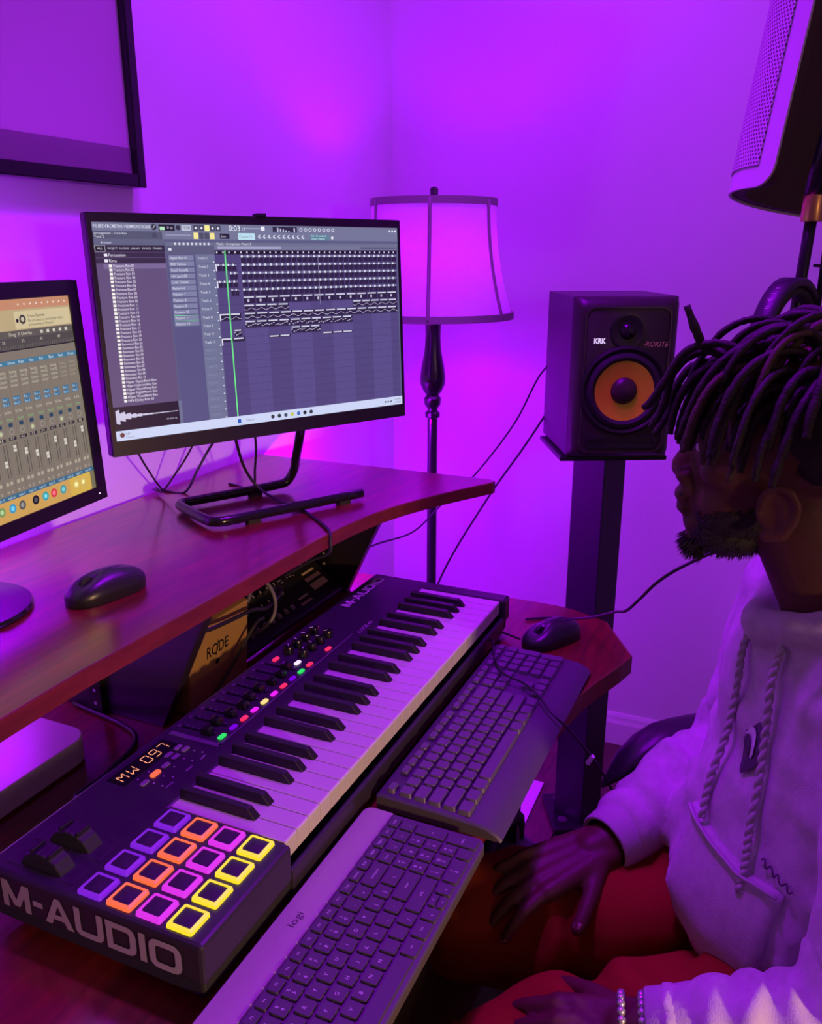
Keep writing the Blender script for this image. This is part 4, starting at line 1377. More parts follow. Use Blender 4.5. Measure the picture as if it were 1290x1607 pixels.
fcap = MB().box((-0.0034, -0.005, 0.0), (0.0034, 0.005, 0.007)).mesh('fader_cap', bevel=0.001, bseg=1)
for i in range(8):
    f_ = mxp(obj('fader_slot', slotm, M_blkg, mx_), (-MW / 2 + 0.022 + 0.0215 * i, 0.016, 0.0))
    obj('fader_cap', fcap, cols[1], f_, (0, -0.004, 0))
M_lab = mat('label_cream', (0.55, 0.42, 0.24), 0.6)
for (x, y, w_, h) in ((0.095, 0.016, 0.05, 0.014), (0.095, 0.036, 0.05, 0.008), (0.035, 0.004, 0.035, 0.005), (0.04, 0.016, 0.03, 0.004), (0.10, 0.052, 0.04, 0.004)):
    mxp(MB().box((0, 0, 0), (w_, h, 0.0008)).build('label_strip', M_lab, mx_), (x, y, 0.0))
mb = MB()
random.seed(3)
for k in range(60):
    x, y = random.uniform(0.03, 0.155), random.uniform(0.06, 0.18)
    mb.box((x, y, 0.0), (x + random.choice((0.003, 0.006, 0.010)), y + 0.0014, 0.0006))
pp = mxp(mb.build('panel_print', M_print, mx_))
pp['kind'] = 'stuff'
jk = MB().lathe([(0.0058, 0), (0.0058, 0.003), (0.0032, 0.003), (0.0032, 0.0005)], 12, cap=False).mesh('jack_socket')
for i in range(5):
    for j in range(2):
        mxp(obj('jack_socket', jk, M_chrome, mx_), (0.042 + 0.023 * i, 0.152 + 0.022 * j, 0.0))

# ================================================================== cables
def cable(label, pts, r=0.0022, name='cable', material=None, n=10):
    o_ = MB().tube(spline(pts, n), r, 8).build(name, material or M_cable, smooth=True)
    return tag(o_, label, 'cable')


zs = ZS + 0.0024
M_cable2 = mat('cable_grey', (0.16, 0.14, 0.17), 0.45)
cable('thin black cable running over the raised shelf and down its front edge', [(0.575, 0.462, 1.16), (0.60, 0.466, 1.08), (0.625, 0.468, 1.02), (0.648, 0.455, 0.978), (0.637, 0.407, zs + 0.001), (0.612, 0.349, zs), (0.565, 0.285, zs), (0.524, 0.240, zs), (0.512, 0.2310, ZS - 0.010), (0.510, 0.233, ZS - 0.03), (0.500, 0.262, 0.915), (0.48, 0.30, 0.89)], 0.0026)
cable('thin dark cable hanging straight down behind the arrangement screen', [(0.615, 0.445, 1.14), (0.645, 0.455, 1.07), (0.66, 0.47, 1.01), (0.69, 0.50, zs), (0.70, 0.56, zs)], 0.0022)
cable('dark cable slanting from the arrangement screen down to the wall side', [(0.40, 0.515, 1.16), (0.46, 0.565, 1.085), (0.535, 0.60, 1.01), (0.575, 0.615, 0.972), (0.59, 0.65, 0.968)], 0.0018)
cable('dark cable looping behind the arrangement screen to the shelf back', [(0.56, 0.48, 1.15), (0.60, 0.565, 1.05), (0.592, 0.60, 1.0), (0.585, 0.622, 0.972), (0.60, 0.652, 0.968)], 0.0018)
cable('dark cable leaning from arrangement screen to the corner of the tube stand', [(0.66, 0.47, 1.15), (0.668, 0.565, 1.05), (0.645, 0.588, 1.0), (0.615, 0.598, zs), (0.608, 0.64, zs)], 0.0024)
cable('long thin cable hanging from the speaker to below the raised shelf', [(1.36, 0.075, 1.17), (1.33, 0.125, 1.12), (1.31, 0.18, 1.0), (1.30, 0.272, 0.869), (1.28, 0.345, 0.795), (1.22, 0.40, 0.73), (1.10, 0.44, 0.73), (0.95, 0.46, 0.74), (0.83, 0.46, ZD + 0.003)], 0.0022)
cable('straight taut cable dropping from the speaker stand top to the floor', [(1.345, 0.115, 1.02), (1.325, 0.16, 0.94), (1.30, 0.245, 0.80), (1.30, 0.361, 0.58), (1.31, 0.45, 0.30), (1.33, 0.52, 0.006), (1.36, 0.56, 0.004)], 0.0026)
cable('thin cable crossing from the speaker column to under the bearded chin', [(0.775, -0.02, ZD + 0.003), (0.80, -0.06, ZD + 0.003), (0.80, -0.10, ZD + 0.008), (0.74, -0.15, 0.795), (0.62, -0.205, 0.862), (0.53, -0.235, 0.905), (0.475, -0.26, 0.948), (0.455, -0.285, 0.985), (0.455, -0.32, 1.015), (0.52, -0.40, 1.05)], 0.0022)
cable('mouse cable looping over the black keyboard and off the desk edge', [(0.668, -0.042, 0.764), (0.694, 0.001, 0.757), (0.668, 0.012, 0.757), (0.615, -0.012, 0.777), (0.556, -0.034, 0.782), (0.500, -0.067, 0.786), (0.487, -0.101, 0.784), (0.465, -0.130, 0.782), (0.434, -0.159, 0.776), (0.430, -0.184, 0.760), (0.468, -0.198, 0.715), (0.478, -0.225, 0.675), (0.50, -0.25, 0.60), (0.56, -0.26, 0.40), (0.60, -0.2, 0.005), (0.7, -0.1, 0.004)], 0.0019)
MB_tip = MB().lathe([(0.0036, -0.008), (0.0036, 0.008)], 10, Matrix.Translation((0.474, -0.21, 0.690)) @ Matrix.Rotation(R(25), 4, 'X')).build('cable_clip', M_white)
tag(MB_tip, 'small white clip on the mouse cable below the desk edge', 'clip')
cable('grey patch cable arching over the mixer knobs', [(0.43, 0.365, 0.80), (0.425, 0.335, 0.86), (0.432, 0.325, 0.893), (0.455, 0.318, 0.885), (0.465, 0.31, 0.855), (0.452, 0.306, 0.83), (0.44, 0.32, 0.81), (0.44, 0.345, 0.795)], 0.0032, material=M_cable2)
cable('black strap cable stretched across the gold box', [(0.262, 0.31, 0.895), (0.268, 0.296, 0.885), (0.33, 0.301, 0.873), (0.392, 0.304, 0.865), (0.45, 0.315, 0.845), (0.52, 0.335, 0.84), (0.56, 0.36, 0.83)], 0.0032)
cable('black cable draped over the lower corner of the gold box', [(0.262, 0.300, ZD + 0.006), (0.285, 0.304, 0.772), (0.33, 0.3065, 0.792), (0.372, 0.3045, 0.822), (0.402, 0.302, 0.842), (0.43, 0.31, 0.835), (0.45, 0.33, 0.82)], 0.0026)
cable('black plug lead lying behind the music controller near the silver computer', [(0.005, 0.266, ZD + 0.022), (0.02, 0.305, ZD + 0.02), (0.042, 0.32, ZD + 0.012), (0.1, 0.33, ZD + 0.004), (0.18, 0.36, ZD + 0.004), (0.21, 0.5, ZD + 0.004)], 0.0032)
for a, b_ in (((0.0045, 0.2525, 0.771), (0.019, 0.288, 0.772)),):
    p_ = tag(MB().tube([a, b_], 0.0055, 8).build('cable_plug', M_blk), 'short black plug at the back of the music controller', 'plug')

# ================================================================== microphone stand, reflection filter, headphones
MS = V((0.80, -0.415, 0))
ms = thing('microphone_stand', 'black microphone stand with brass clamp behind the seated person', 'stand', MS)
def leg3(a):
    return [(0.0, 0, 0.10), (0.24 * cos(a), 0.24 * sin(a), 0.014)]
MB().lathe([(0.014, 0.07), (0.018, 0.08), (0.018, 0.13), (0.012, 0.135)], 14).build('hub', M_blk, ms, smooth='angle')
for k in range(3):
    g_ = MB().tube(leg3(R(80 + 120 * k)), 0.008, 8).build('leg', M_metal, ms, smooth=True)
    MB().ellipsoid((0.24 * cos(R(80 + 120 * k)), 0.24 * sin(R(80 + 120 * k)), 0.012), (0.012, 0.012, 0.012), n=10, k=6).build('rubber_foot', M_blkm, g_, smooth=True)
MB().tube([(0, 0, 0.09), (0.008, 0.012, 1.30), (0.0, 0.004, 1.50)], 0.0085, 12).build('pole', M_metal, ms, smooth=True)
MB().tube([(0.012, -0.016, 1.10), (0.012, -0.018, 1.46), (0.012, -0.02, 1.52)], 0.0045, 8).build('thin_rod', M_metal, ms, smooth=True)
MB().lathe([(0.0145, 1.432), (0.0150, 1.434), (0.0150, 1.466), (0.0145, 1.468)], 20, Matrix.Translation((0.0, 0.006, 0))).build('brass_clamp', M_brass, ms, smooth='angle')
MB().tube([(0.002, 0.006, 1.466), (0.022, -0.014, 1.66)], [0.0155, 0.0085], 12).build('boom_arm', M_metal, ms, smooth=True)
MB().tube([(0.023, -0.016, 1.655), (0.028, -0.02, 1.70)], 0.007, 10).build('swivel', M_brass, ms, smooth=True)
MB().tube([(0.006, -0.004, 1.372), (0.03, -0.14, 1.362)], 0.0022, 8).build('side_pin', M_metal, ms, smooth=True)

# perforated shell: an upright arc, its outer side turned to the desk
M_perf = bpy.data.materials.new('perforated_metal')
M_perf.use_nodes = True
nt = M_perf.node_tree
b = nt.nodes['Principled BSDF']
b.inputs['Roughness'].default_value = 0.5
uvn = nt.nodes.new('ShaderNodeUVMap')
def mth(op, a=None, b_=None):
    n_ = nt.nodes.new('ShaderNodeMath')
    n_.operation = op
    for i_, v_ in enumerate((a, b_)):
        if v_ is None:
            continue
        if isinstance(v_, (int, float)):
            n_.inputs[i_].default_value = v_
        else:
            nt.links.new(v_, n_.inputs[i_])
    return n_.outputs[0]
sep = nt.nodes.new('ShaderNodeSeparateXYZ')
nt.links.new(uvn.outputs[0], sep.inputs[0])
PITCHH = 0.0066
uu = mth('DIVIDE', sep.outputs[0], PITCHH)
vv_ = mth('DIVIDE', sep.outputs[1], PITCHH * 1.732)
def dots(du, dv):
    a = mth('SUBTRACT', mth('FRACT', mth('ADD', uu, du)), 0.5)
    c = mth('MULTIPLY', mth('SUBTRACT', mth('FRACT', mth('ADD', vv_, dv)), 0.5), 1.732)
    return mth('SQRT', mth('ADD', mth('MULTIPLY', a, a), mth('MULTIPLY', c, c)))
dd = mth('MINIMUM', dots(0, 0), dots(0.5, 0.5))
hole = mth('LESS_THAN', dd, 0.33)
inset = nt.nodes.new('ShaderNodeUVMap')
mxr = nt.nodes.new('ShaderNodeMix')
mxr.data_type = 'RGBA'
mxr.inputs[6].default_value = (0.56, 0.52, 0.56, 1)
mxr.inputs[7].default_value = (0.10, 0.08, 0.10, 1)
nt.links.new(hole, mxr.inputs[0])
nt.links.new(mxr.outputs[2], b.inputs['Base Color'])
M_rim = mat('filter_frame', (0.56, 0.52, 0.56), 0.45)
M_foam = mat('filter_foam', (0.055, 0.03, 0.028), 0.8, bump=0.4, bscale=120)
rf = thing('reflection_filter', 'curved perforated sound shield with dark foam edge on microphone stand', 'sound shield', (0.790, -0.352, 1.484))
# local frame of the shell: A = upward axis, tangent along the arc
A = V((0.10, -0.115, 0.99)).normalized()
E0 = V((-0.015, 0.003, -0.004))       # lower corner of the near rim, relative to the root
rad_ = 0.16
e1 = V((1, 0, 0))
e1 = (e1 - A * e1.dot(A)).normalized()
e2 = A.cross(e1).normalized()
AL = R(53)
HF = 0.42
def shellp(s, h, off=0.0):
    """s arc length from the near rim, h height, off thickness towards the concave side"""
    c0 = E0 + (e1 * sin(AL) - e2 * cos(AL)) * rad_
    a_ = AL - s / rad_
    return c0 - (e1 * sin(a_) - e2 * cos(a_)) * (rad_ - off) + A * h
def sheet(name, s0, s1, h0, h1, o0, o1, material, uv=False, ns=20, nh=12, rc=0.0):
    mb_ = MB()
    def inset_s(h):
        d = min(h - h0, h1 - h)
        return 0 if rc == 0 or d >= rc else rc - math.sqrt(max(0, rc * rc - (rc - d) ** 2))
    hs = [h0 + (h1 - h0) * k / nh for k in range(nh + 1)] if rc == 0 else [h0 + rc * (1 - cos(pi / 2 * k / 5)) for k in range(6)] + [h0 + rc + (h1 - h0 - 2 * rc) * k / 8 for k in range(1, 8)] + [h1 - rc * (1 - cos(pi / 2 * k / 5)) for k in range(5, -1, -1)]
    rows = []
    uvs = []
    for h in hs:
        i_ = inset_s(h)
        rows.append([s0 + i_ + (s1 - s0 - 2 * i_) * k / ns for k in range(ns + 1)])
    n_ = ns + 1
    vv2 = []
    for o_ in (o0, o1):
        for h, r_ in zip(hs, rows):
            vv2 += [shellp(s, h, o_) for s in r_]
            uvs += [(s, h) for s in r_]
    T_ = len(hs) * n_
    ff = []
    for i_ in range(len(hs) - 1):
        for k in range(ns):
            a = i_ * n_ + k
            ff.append((a, a + 1, a + 1 + n_, a + n_))
            ff.append((T_ + a, T_ + a + n_, T_ + a + 1 + n_, T_ + a + 1))
    for i_ in range(len(hs) - 1):
        for k in (0, ns):
            a = i_ * n_ + k
            ff.append((a, a + n_, T_ + a + n_, T_ + a))
    for k in range(ns):
        for i_ in (0, len(hs) - 1):
            a = i_ * n_ + k
            ff.append((a, a + 1, T_ + a + 1, T_ + a))
    mb_.add(vv2, ff)
    o_ = mb_.build(name, material, rf, smooth='angle')
    if uv:
        ul = o_.data.uv_layers.new(name='UVMap')
        for lp in o_.data.loops:
            ul.data[lp.index].uv = uvs[lp.vertex_index]
    return o_
sheet('frame_shell', 0.0, 0.40, 0.0, HF, 0.0, 0.004, M_rim, rc=0.03)
sheet('perforated_panel', 0.030, 0.37, 0.030, HF - 0.03, -0.0022, 0.0, M_perf, uv=True)
sheet('foam_lining', 0.004, 0.396, 0.004, HF - 0.004, 0.004, 0.024, M_foam, rc=0.026)
MB().box((0.006, -0.085, 0.10), (0.034, -0.055, 0.125)).build('mount_bracket', M_metal, rf, bevel=0.002)

# headphones hanging on the stand pole
hpn = thing('headphones', 'black padded headphones hung over the microphone stand', 'headphones', (0.765, -0.395, 1.145), R(-24))
M_pad_ = mat('headband_vinyl', (0.02, 0.016, 0.024), 0.45)
pts = [(0.088 * cos(a), 0, 0.10 + 0.105 * sin(a)) for a in [pi * k / 20 for k in range(21)]]
def bandmesh(pts, w_, t, material, name, parent):
    mb_ = MB()
    rr = []
    for i_, p in enumerate(pts):
        q0, q1 = V(pts[max(0, i_ - 1)]), V(pts[min(len(pts) - 1, i_ + 1)])
        d = (q1 - q0).normalized()
        n_ = V((d.z, 0, -d.x))
        p = V(p)
        y_ = V((0, w_ / 2, 0))
        rr.append([p + y_ + n_ * 0, p + y_ * 0.8 + n_ * t / 2, p - y_ * 0.8 + n_ * t / 2, p - y_, p - y_ * 0.8 - n_ * t / 2, p + y_ * 0.8 - n_ * t / 2])
    mb_.rings(rr)
    return mb_.build(name, material, parent, smooth=True)
bandmesh(pts, 0.034, 0.012, M_pad_, 'headband', hpn)
bandmesh([(x * 0.88, y, 0.10 + (z - 0.10) * 0.88) for x, y, z in pts[4:17]], 0.026, 0.012, M_blkm, 'band_cushion', hpn)
for s in (-1, 1):
    c_ = MB().lathe([(0.0, -0.016), (0.036, -0.015), (0.042, -0.006), (0.042, 0.006), (0.034, 0.012), (0.0, 0.013)], 24, Matrix.Translation((s * 0.086, 0, 0.07)) @ Matrix.Rotation(pi / 2, 4, 'Y')).build('ear_cup', M_blk, hpn, smooth='angle')
    MB().lathe([(0.024, -0.010), (0.040, -0.010), (0.044, 0.0), (0.040, 0.010), (0.024, 0.010)], 24, Matrix.Translation((s * 0.066, 0, 0.07)) @ Matrix.Rotation(pi / 2, 4, 'Y')).build('ear_cushion', M_pad_, c_, smooth='angle')
mb = MB()
for i_, ch in enumerate('audio'):
    a = R(147 - 7.0 * i_)
    rr_ = 0.1005 * 1.0
    pos = V((0.0945 * cos(a), -0.004, 0.10 + 0.1115 * sin(a)))
    put_text(mb, ch, pos, V((sin(a), 0, -cos(a))), V((0, 1, 0)), 0.008, align='C')
mb.build('band_lettering', M_print, hpn)

# ================================================================== papers and bag on the floor
def paper(label, pts, z=0.001):
    mb_ = MB()
    q = [V((x, y, 0)) for x, y in pts]
    n_ = 8
    top = []
    for i_ in range(n_ + 1):
        for k in range(n_ + 1):
            p = q[0].lerp(q[1], i_ / n_).lerp(q[3].lerp(q[2], i_ / n_), k / n_)
            cz = z + 0.010 * (i_ / n_) ** 3 * 0.6 + 0.0015 * math.sin(i_ * 0.9 + k * 0.5) ** 2
            top.append(V((p.x, p.y, cz)))
    vv2 = top + [p - V((0, 0, 0.0005)) for p in top]
    T_ = len(top)
    ff = []
    for i_ in range(n_):
        for k in range(n_):
            a = i_ * (n_ + 1) + k
            f_ = (a, a + n_ + 1, a + n_ + 2, a + 1)
            ff += [f_, tuple(T_ + j for j in reversed(f_))]
    mb_.add(vv2, ff)
    return tag(mb_.build('paper_sheet', mat('paper_white', (0.78, 0.76, 0.78), 0.6), smooth=True), label, 'paper', 'loose papers on the floor')


paper('long white paper sheet lying on floor beside the stand base', [(1.06, 0.075), (1.37, 0.078), (1.37, 0.165), (1.09, 0.19)], 0.0012)
paper('small white paper scrap tucked beside the longer sheet on floor', [(0.98, 0.085), (1.09, 0.08), (1.11, 0.18), (1.0, 0.20)], 0.0030)
M_bag = mat('bag_nylon', (0.10, 0.085, 0.11), 0.42)
bag = thing('duffel_bag', 'dark crumpled nylon bag lying on the floor under the desk', 'bag', (0.66, 0.04, 0))
mb = MB()
K, N = 18, 36
rr = []
for i_ in range(K + 1):
    ph = pi * i_ / K
    ring_ = []
    for j in range(N):
        a = 2 * pi * j / N
        x = 0.24 * math.copysign(abs(sin(ph)) ** 0.6, sin(ph)) * math.copysign(abs(cos(a)) ** 0.8, cos(a))
        y = 0.17 * math.copysign(abs(sin(ph)) ** 0.6, sin(ph)) * math.copysign(abs(sin(a)) ** 0.8, sin(a))
        z = 0.14 - 0.14 * math.copysign(abs(cos(ph)) ** 0.7, cos(ph))
        d = noise.noise(V((x * 9, y * 9, z * 9))) * 0.03 + noise.noise(V((x * 22, y * 22, z * 22 + 5))) * 0.012
        f_ = 1 + d / 0.2
        ring_.append((x * f_, y * f_, max(0.0, z * (1 + d / 0.25))))
    rr.append(ring_)
mb.rings(rr)
mb.build('bag_body', M_bag, bag, smooth=True)
MB().tube(spline([(-0.17, -0.05, 0.24), (-0.12, -0.06, 0.33), (0.0, -0.05, 0.36), (0.12, -0.06, 0.33), (0.17, -0.05, 0.24)], 8), 0.011, 8).build('handle', M_blkm, bag, smooth=True)
MB().tube(spline([(-0.21, 0.02, 0.20), (-0.1, 0.02, 0.272), (0.1, 0.02, 0.272), (0.21, 0.02, 0.20)], 8), 0.006, 6).build('zip', M_blk, bag, smooth=True)

# ================================================================== person
M_skin = mat('skin', (0.105, 0.042, 0.026), 0.52, spec=0.35, bump=0.06, bscale=350, var=0.10, vscale=18)
M_hood = mat('grey_fleece', (0.54, 0.50, 0.52), 0.85, bump=0.35, bscale=700, sheen=0.2, var=0.08, vscale=90)
M_rib = mat('grey_rib_knit', (0.48, 0.45, 0.47), 0.85, bump=0.3, bscale=500)
M_short = mat('rust_cotton', (0.27, 0.040, 0.014), 0.9, spec=0.08, bump=0.15, bscale=500)
M_hair = mat('dark_hair', (0.016, 0.010, 0.009), 0.65, bump=0.6, bscale=420)
M_hairb = mat('brown_hair', (0.075, 0.045, 0.030), 0.7, bump=0.6, bscale=420)
M_eye = mat('eye_white', (0.6, 0.55, 0.52), 0.2)
M_nail = mat('nail', (0.35, 0.20, 0.16), 0.35)


def remeshed(mb, name, material, parent, voxel, smooth=6, disp=None, factor=0.5):
    me = mb.mesh(name)
    o_ = bpy.data.objects.new('tmp', me)
    col.objects.link(o_)
    r_ = o_.modifiers.new('r', 'REMESH')
    r_.mode = 'VOXEL'
    r_.voxel_size = voxel
    s_ = o_.modifiers.new('s', 'SMOOTH')
    s_.iterations = smooth
    s_.factor = factor
    dg = bpy.context.evaluated_depsgraph_get()
    me2 = bpy.data.meshes.new_from_object(o_.evaluated_get(dg))
    bpy.data.objects.remove(o_)
    bpy.data.meshes.remove(me)
    me2.name = name
    if disp:
        nn_ = [v.normal.copy() for v in me2.vertices]
        for v, n_ in zip(me2.vertices, nn_):
            v.co = v.co + n_ * disp(v.co)
    for p in me2.polygons:
        p.use_smooth = True
    me2.materials.clear()
    me2.update()
    return obj(name, me2, material, parent)


PB_ = V((0.40, -0.54, 0))
person = thing('person', 'person in grey hoodie and rust shorts with short dreadlocks seated at desk', 'person', PB_)
def L_(p):
    return V(p) - PB_
Hc = V((0.400, -0.415, 1.165))
def hl(x, y, z):
    return L_(Hc + V((x, y, z)))

# ---- joints (world)
RS, RE, RWr = V((0.575, -0.455, 0.945)), V((0.590, -0.400, 0.685)), V((0.352, -0.258, 0.648))
LS, LE, LWr = V((0.235, -0.575, 0.945)), V((0.125, -0.545, 0.680)), V((0.085, -0.356, 0.652))
RH, RK, RA = V((0.475, -0.505, 0.545)), V((0.262, -0.105, 0.552)), V((0.265, 0.03, 0.09))
LH, LK, LA = V((0.315, -0.575, 0.545)), V((0.050, -0.205, 0.548)), V((0.02, -0.10, 0.09))

mb = MB()
# head
E_ = lambda c, r, M=None: mb.ellipsoid(hl(*c), r, None)
E_((0, -0.014, 0.046), (0.077, 0.098, 0.088))
E_((0, 0.035, 0.010), (0.064, 0.064, 0.080))
E_((0, 0.045, -0.048), (0.053, 0.052, 0.050))
E_((0, 0.050, -0.082), (0.043, 0.044, 0.030))
E_((0, 0.082, -0.098), (0.022, 0.018, 0.019))
E_((0, 0.083, 0.040), (0.048, 0.016, 0.014))
for s in (-1, 1):
    E_((s * 0.045, 0.060, -0.004), (0.022, 0.026, 0.020))
    E_((s * 0.0155, 0.1015, -0.020), (0.011, 0.013, 0.0095))
    E_((s * 0.031, 0.080, 0.020), (0.016, 0.0125, 0.011))
mb.capsule(hl(0, 0.090, 0.028), 0.010, hl(0, 0.108, -0.010), 0.0135)
E_((0, 0.109, -0.014), (0.0145, 0.012, 0.012))
E_((0, 0.094, -0.036), (0.028, 0.016, 0.016))
E_((0, 0.1035, -0.0435), (0.0245, 0.012, 0.0085))
E_((0, 0.0995, -0.0585), (0.0225, 0.0125, 0.0095))
E_((0, 0.085, -0.074), (0.026, 0.018, 0.018))
# ears
for s in (-1, 1):
    ex = 0.074
    EY = 0.006
    ep = [(0.000, 0.004, -0.028), (0.004, -0.012, -0.024), (0.008, -0.022, -0.008), (0.010, -0.024, 0.010), (0.009, -0.015, 0.025), (0.006, 0.000, 0.028), (0.003, 0.010, 0.018), (0.000, 0.012, 0.006)]
    q_ = [(hl(s * (ex + a), EY + b_, -0.035 + c), 0.0050 if i_ > 1 else 0.0072) for i_, (a, b_, c) in enumerate(ep)]
    mb.chain(q_, 10)
    mb.chain([(hl(s * (ex + 0.004), EY - 0.011, -0.035 - 0.012), 0.0040), (hl(s * (ex + 0.005), EY - 0.012, -0.035 + 0.006), 0.0042), (hl(s * (ex + 0.003), EY - 0.003, -0.035 + 0.014), 0.0036)], 10)
    mb.ellipsoid(hl(s * (ex - 0.003), EY - 0.002, -0.034), (0.006, 0.020, 0.026))
    mb.ellipsoid(hl(s * (ex + 0.000), EY + 0.013, -0.038), (0.005, 0.005, 0.006))
# neck, trunk
mb.chain([(hl(0, -0.022, -0.055), 0.056), (hl(0, -0.060, -0.130), 0.058), (L_((0.403, -0.505, 0.985)), 0.066)], 24)
mb.ellipsoid(L_((0.405, -0.52, 0.86)), (0.165, 0.105, 0.15))
mb.ellipsoid(L_((0.40, -0.54, 0.66)), (0.15, 0.11, 0.15))
mb.capsule(L_(RH), 0.085, L_(LH), 0.085)
# arms
mb.chain([(L_((0.405, -0.515, 0.945)), 0.06), (L_(RS), 0.052), (L_(RE), 0.039), (L_(RWr), 0.027)])
mb.chain([(L_((0.405, -0.515, 0.945)), 0.06), (L_(LS), 0.052), (L_(LE), 0.039), (L_(LWr), 0.027)])
# legs
mb.chain([(L_(RH), 0.082), (L_(RK), 0.052), (L_(RK.lerp(RA, 0.3)), 0.052), (L_(RA), 0.034)])
mb.chain([(L_(LH), 0.082), (L_(LK), 0.052), (L_(LK.lerp(LA, 0.3)), 0.052), (L_(LA), 0.034)])
NAILS = []


def hand(W_, K_, up, thumb_side, curl, fin_len=1.0, spread=0.16):
    """palm from wrist to knuckle row; fingers continue along curl directions"""
    W_, K_ = V(W_), V(K_)
    f = (K_ - W_).normalized()
    up = (V(up) - f * V(up).dot(f)).normalized()
    sd = f.cross(up).normalized() * thumb_side        # towards the thumb
    # palm
    for o_ in (-0.030, -0.010, 0.010, 0.030):
        mb.capsule(L_(W_ + sd * o_ * 0.55), 0.0165, L_(K_ + sd * o_ - f * 0.006), 0.0125, 12)
    mb.capsule(L_(W_ - f * 0.03), 0.027, L_(W_ + f * 0.02), 0.023, 14)
    mb.ellipsoid(L_(W_.lerp(K_, 0.45) + sd * 0.022 - up * 0.006), (0.02, 0.02, 0.016))
    for o_, ln in ((0.030, 0.072), (0.010, 0.080), (-0.010, 0.075), (-0.030, 0.060)):
        p = K_ + sd * o_
        d = (f + sd * o_ / 0.03 * spread).normalized()
        r_ = 0.0098
        seg_ = (0.44, 0.31, 0.25)
        for k, fr in enumerate(seg_):
            d = (d - up * curl[k]).normalized()
            q_ = p + d * ln * fr * fin_len
            mb.capsule(L_(p), r_, L_(q_), r_ * 0.9, 12)
            p, r_ = q_, r_ * 0.9
        NAILS.append((p + up * r_ * 0.75 + d * 0.002, d, up))
    # thumb leaves the side of the palm near its base
    p = W_ + f * 0.026 + sd * 0.026
    d = (f * 0.72 + sd * 0.62 - up * 0.25).normalized()
    r_ = 0.0125
    for k, ln in enumerate((0.036, 0.027, 0.022)):
        q_ = p + d * ln
        mb.capsule(L_(p), r_, L_(q_), r_ * 0.9, 12)
        p, r_ = q_, r_ * 0.9
        d = (d + f * 0.18 - up * 0.12).normalized()
    NAILS.append((p + up * r_ * 0.8, d, up))


RKn = V((0.270, -0.184, 0.634))
hand(RWr, RKn, (0.15, -0.25, 1), -1, (0.22, 0.42, 0.30))
LKn = V((0.064, -0.268, 0.632))
hand(LWr, LKn, (-0.1, -0.2, 1), 1, (0.25, 0.4, 0.3))
body = remeshed(mb, 'body', M_skin, person, 0.0034, 5)
# nails
for k, (p, d, up) in enumerate(NAILS):
    sx = d.cross(up).normalized()
    up2 = sx.cross(d).normalized()
    M_ = Matrix((sx, d, up2)).transposed().to_4x4()
    M_.translation = L_(p)
    MB().ellipsoid((0, 0, 0), (0.0052, 0.0068, 0.0016), M_, n=12, k=6).build('fingernail', M_nail, person, smooth=True)
# eyes, brows
for s in (-1, 1):
    e_ = MB().ellipsoid(hl(s * 0.031, 0.0835, 0.0185), (0.0115, 0.0105, 0.0072), n=16, k=10).build('eye', M_eye, person, smooth=True)
    MB().ellipsoid(hl(s * 0.031, 0.0925, 0.0185), (0.0052, 0.0025, 0.0052), n=12, k=6).build('iris', M_hair, e_, smooth=True)
    mb_ = MB()
    mb_.chain([(hl(s * 0.014, 0.0985, 0.038), 0.0028), (hl(s * 0.032, 0.095, 0.042), 0.0034), (hl(s * 0.050, 0.080, 0.038), 0.0022)], 8)
    mb_.build('eyebrow', M_hair, person, smooth=True)

# ---- hair: cropped cap plus locks
random.seed(11)
mb = MB()
sc, sr = V((0, -0.016, 0.046)), V((0.079, 0.099, 0.087))
N, K = 40, 20
rr = []
for i_ in range(1, K):
    th = pi * i_ / K
    ring_ = []
    for j in range(N):
        a = 2 * pi * j / N
        dx, dy, dz = sin(th) * cos(a), sin(th) * sin(a), cos(th)
        low = 0.052 if dy > 0.25 else (-0.002 - 0.05 * max(0, -dy))   # hairline
        low = 0.052 * max(0, min(1, (dy + 0.05) / 0.35)) + (-0.004 - 0.045 * max(0, -dy)) * (1 - max(0, min(1, (dy + 0.05) / 0.35)))
        p = V((sc.x + sr.x * dx, sc.y + sr.y * dy, max(sc.z + sr.z * dz, low)))
        k_ = 1.0 + 0.035 * noise.noise(V((dx * 14, dy * 14, dz * 14)))
        if sc.z + sr.z * dz < low:
            k_ *= 0.93
        ring_.append(hl(sc.x + (p.x - sc.x) * k_, sc.y + (p.y - sc.y) * k_, sc.z + (p.z - sc.z) * k_))
    rr.append(ring_)
mb.rings(rr)
hair = mb.build('hair', M_hair, person, smooth=True)


def lock(pts, r=0.0056, material=None):
    sp = spline(pts, 5)
    n_ = len(sp)
    rd = [r * (0.86 + 0.22 * noise.noise(V((i_ * 0.9, pts[0][0] * 50, pts[0][1] * 50)))) * (1.0 if i_ < n_ - 3 else 0.8) for i_ in range(n_)]
    MB().tube(sp, rd, 7).build('dreadlock', material or M_hair, hair, smooth=True)


def inside(p, k=1.0):
    q_ = V(((p.x - sc.x) / (sr.x * k), (p.y - sc.y) / (sr.y * k), (p.z - sc.z) / (sr.z * k)))
    return q_


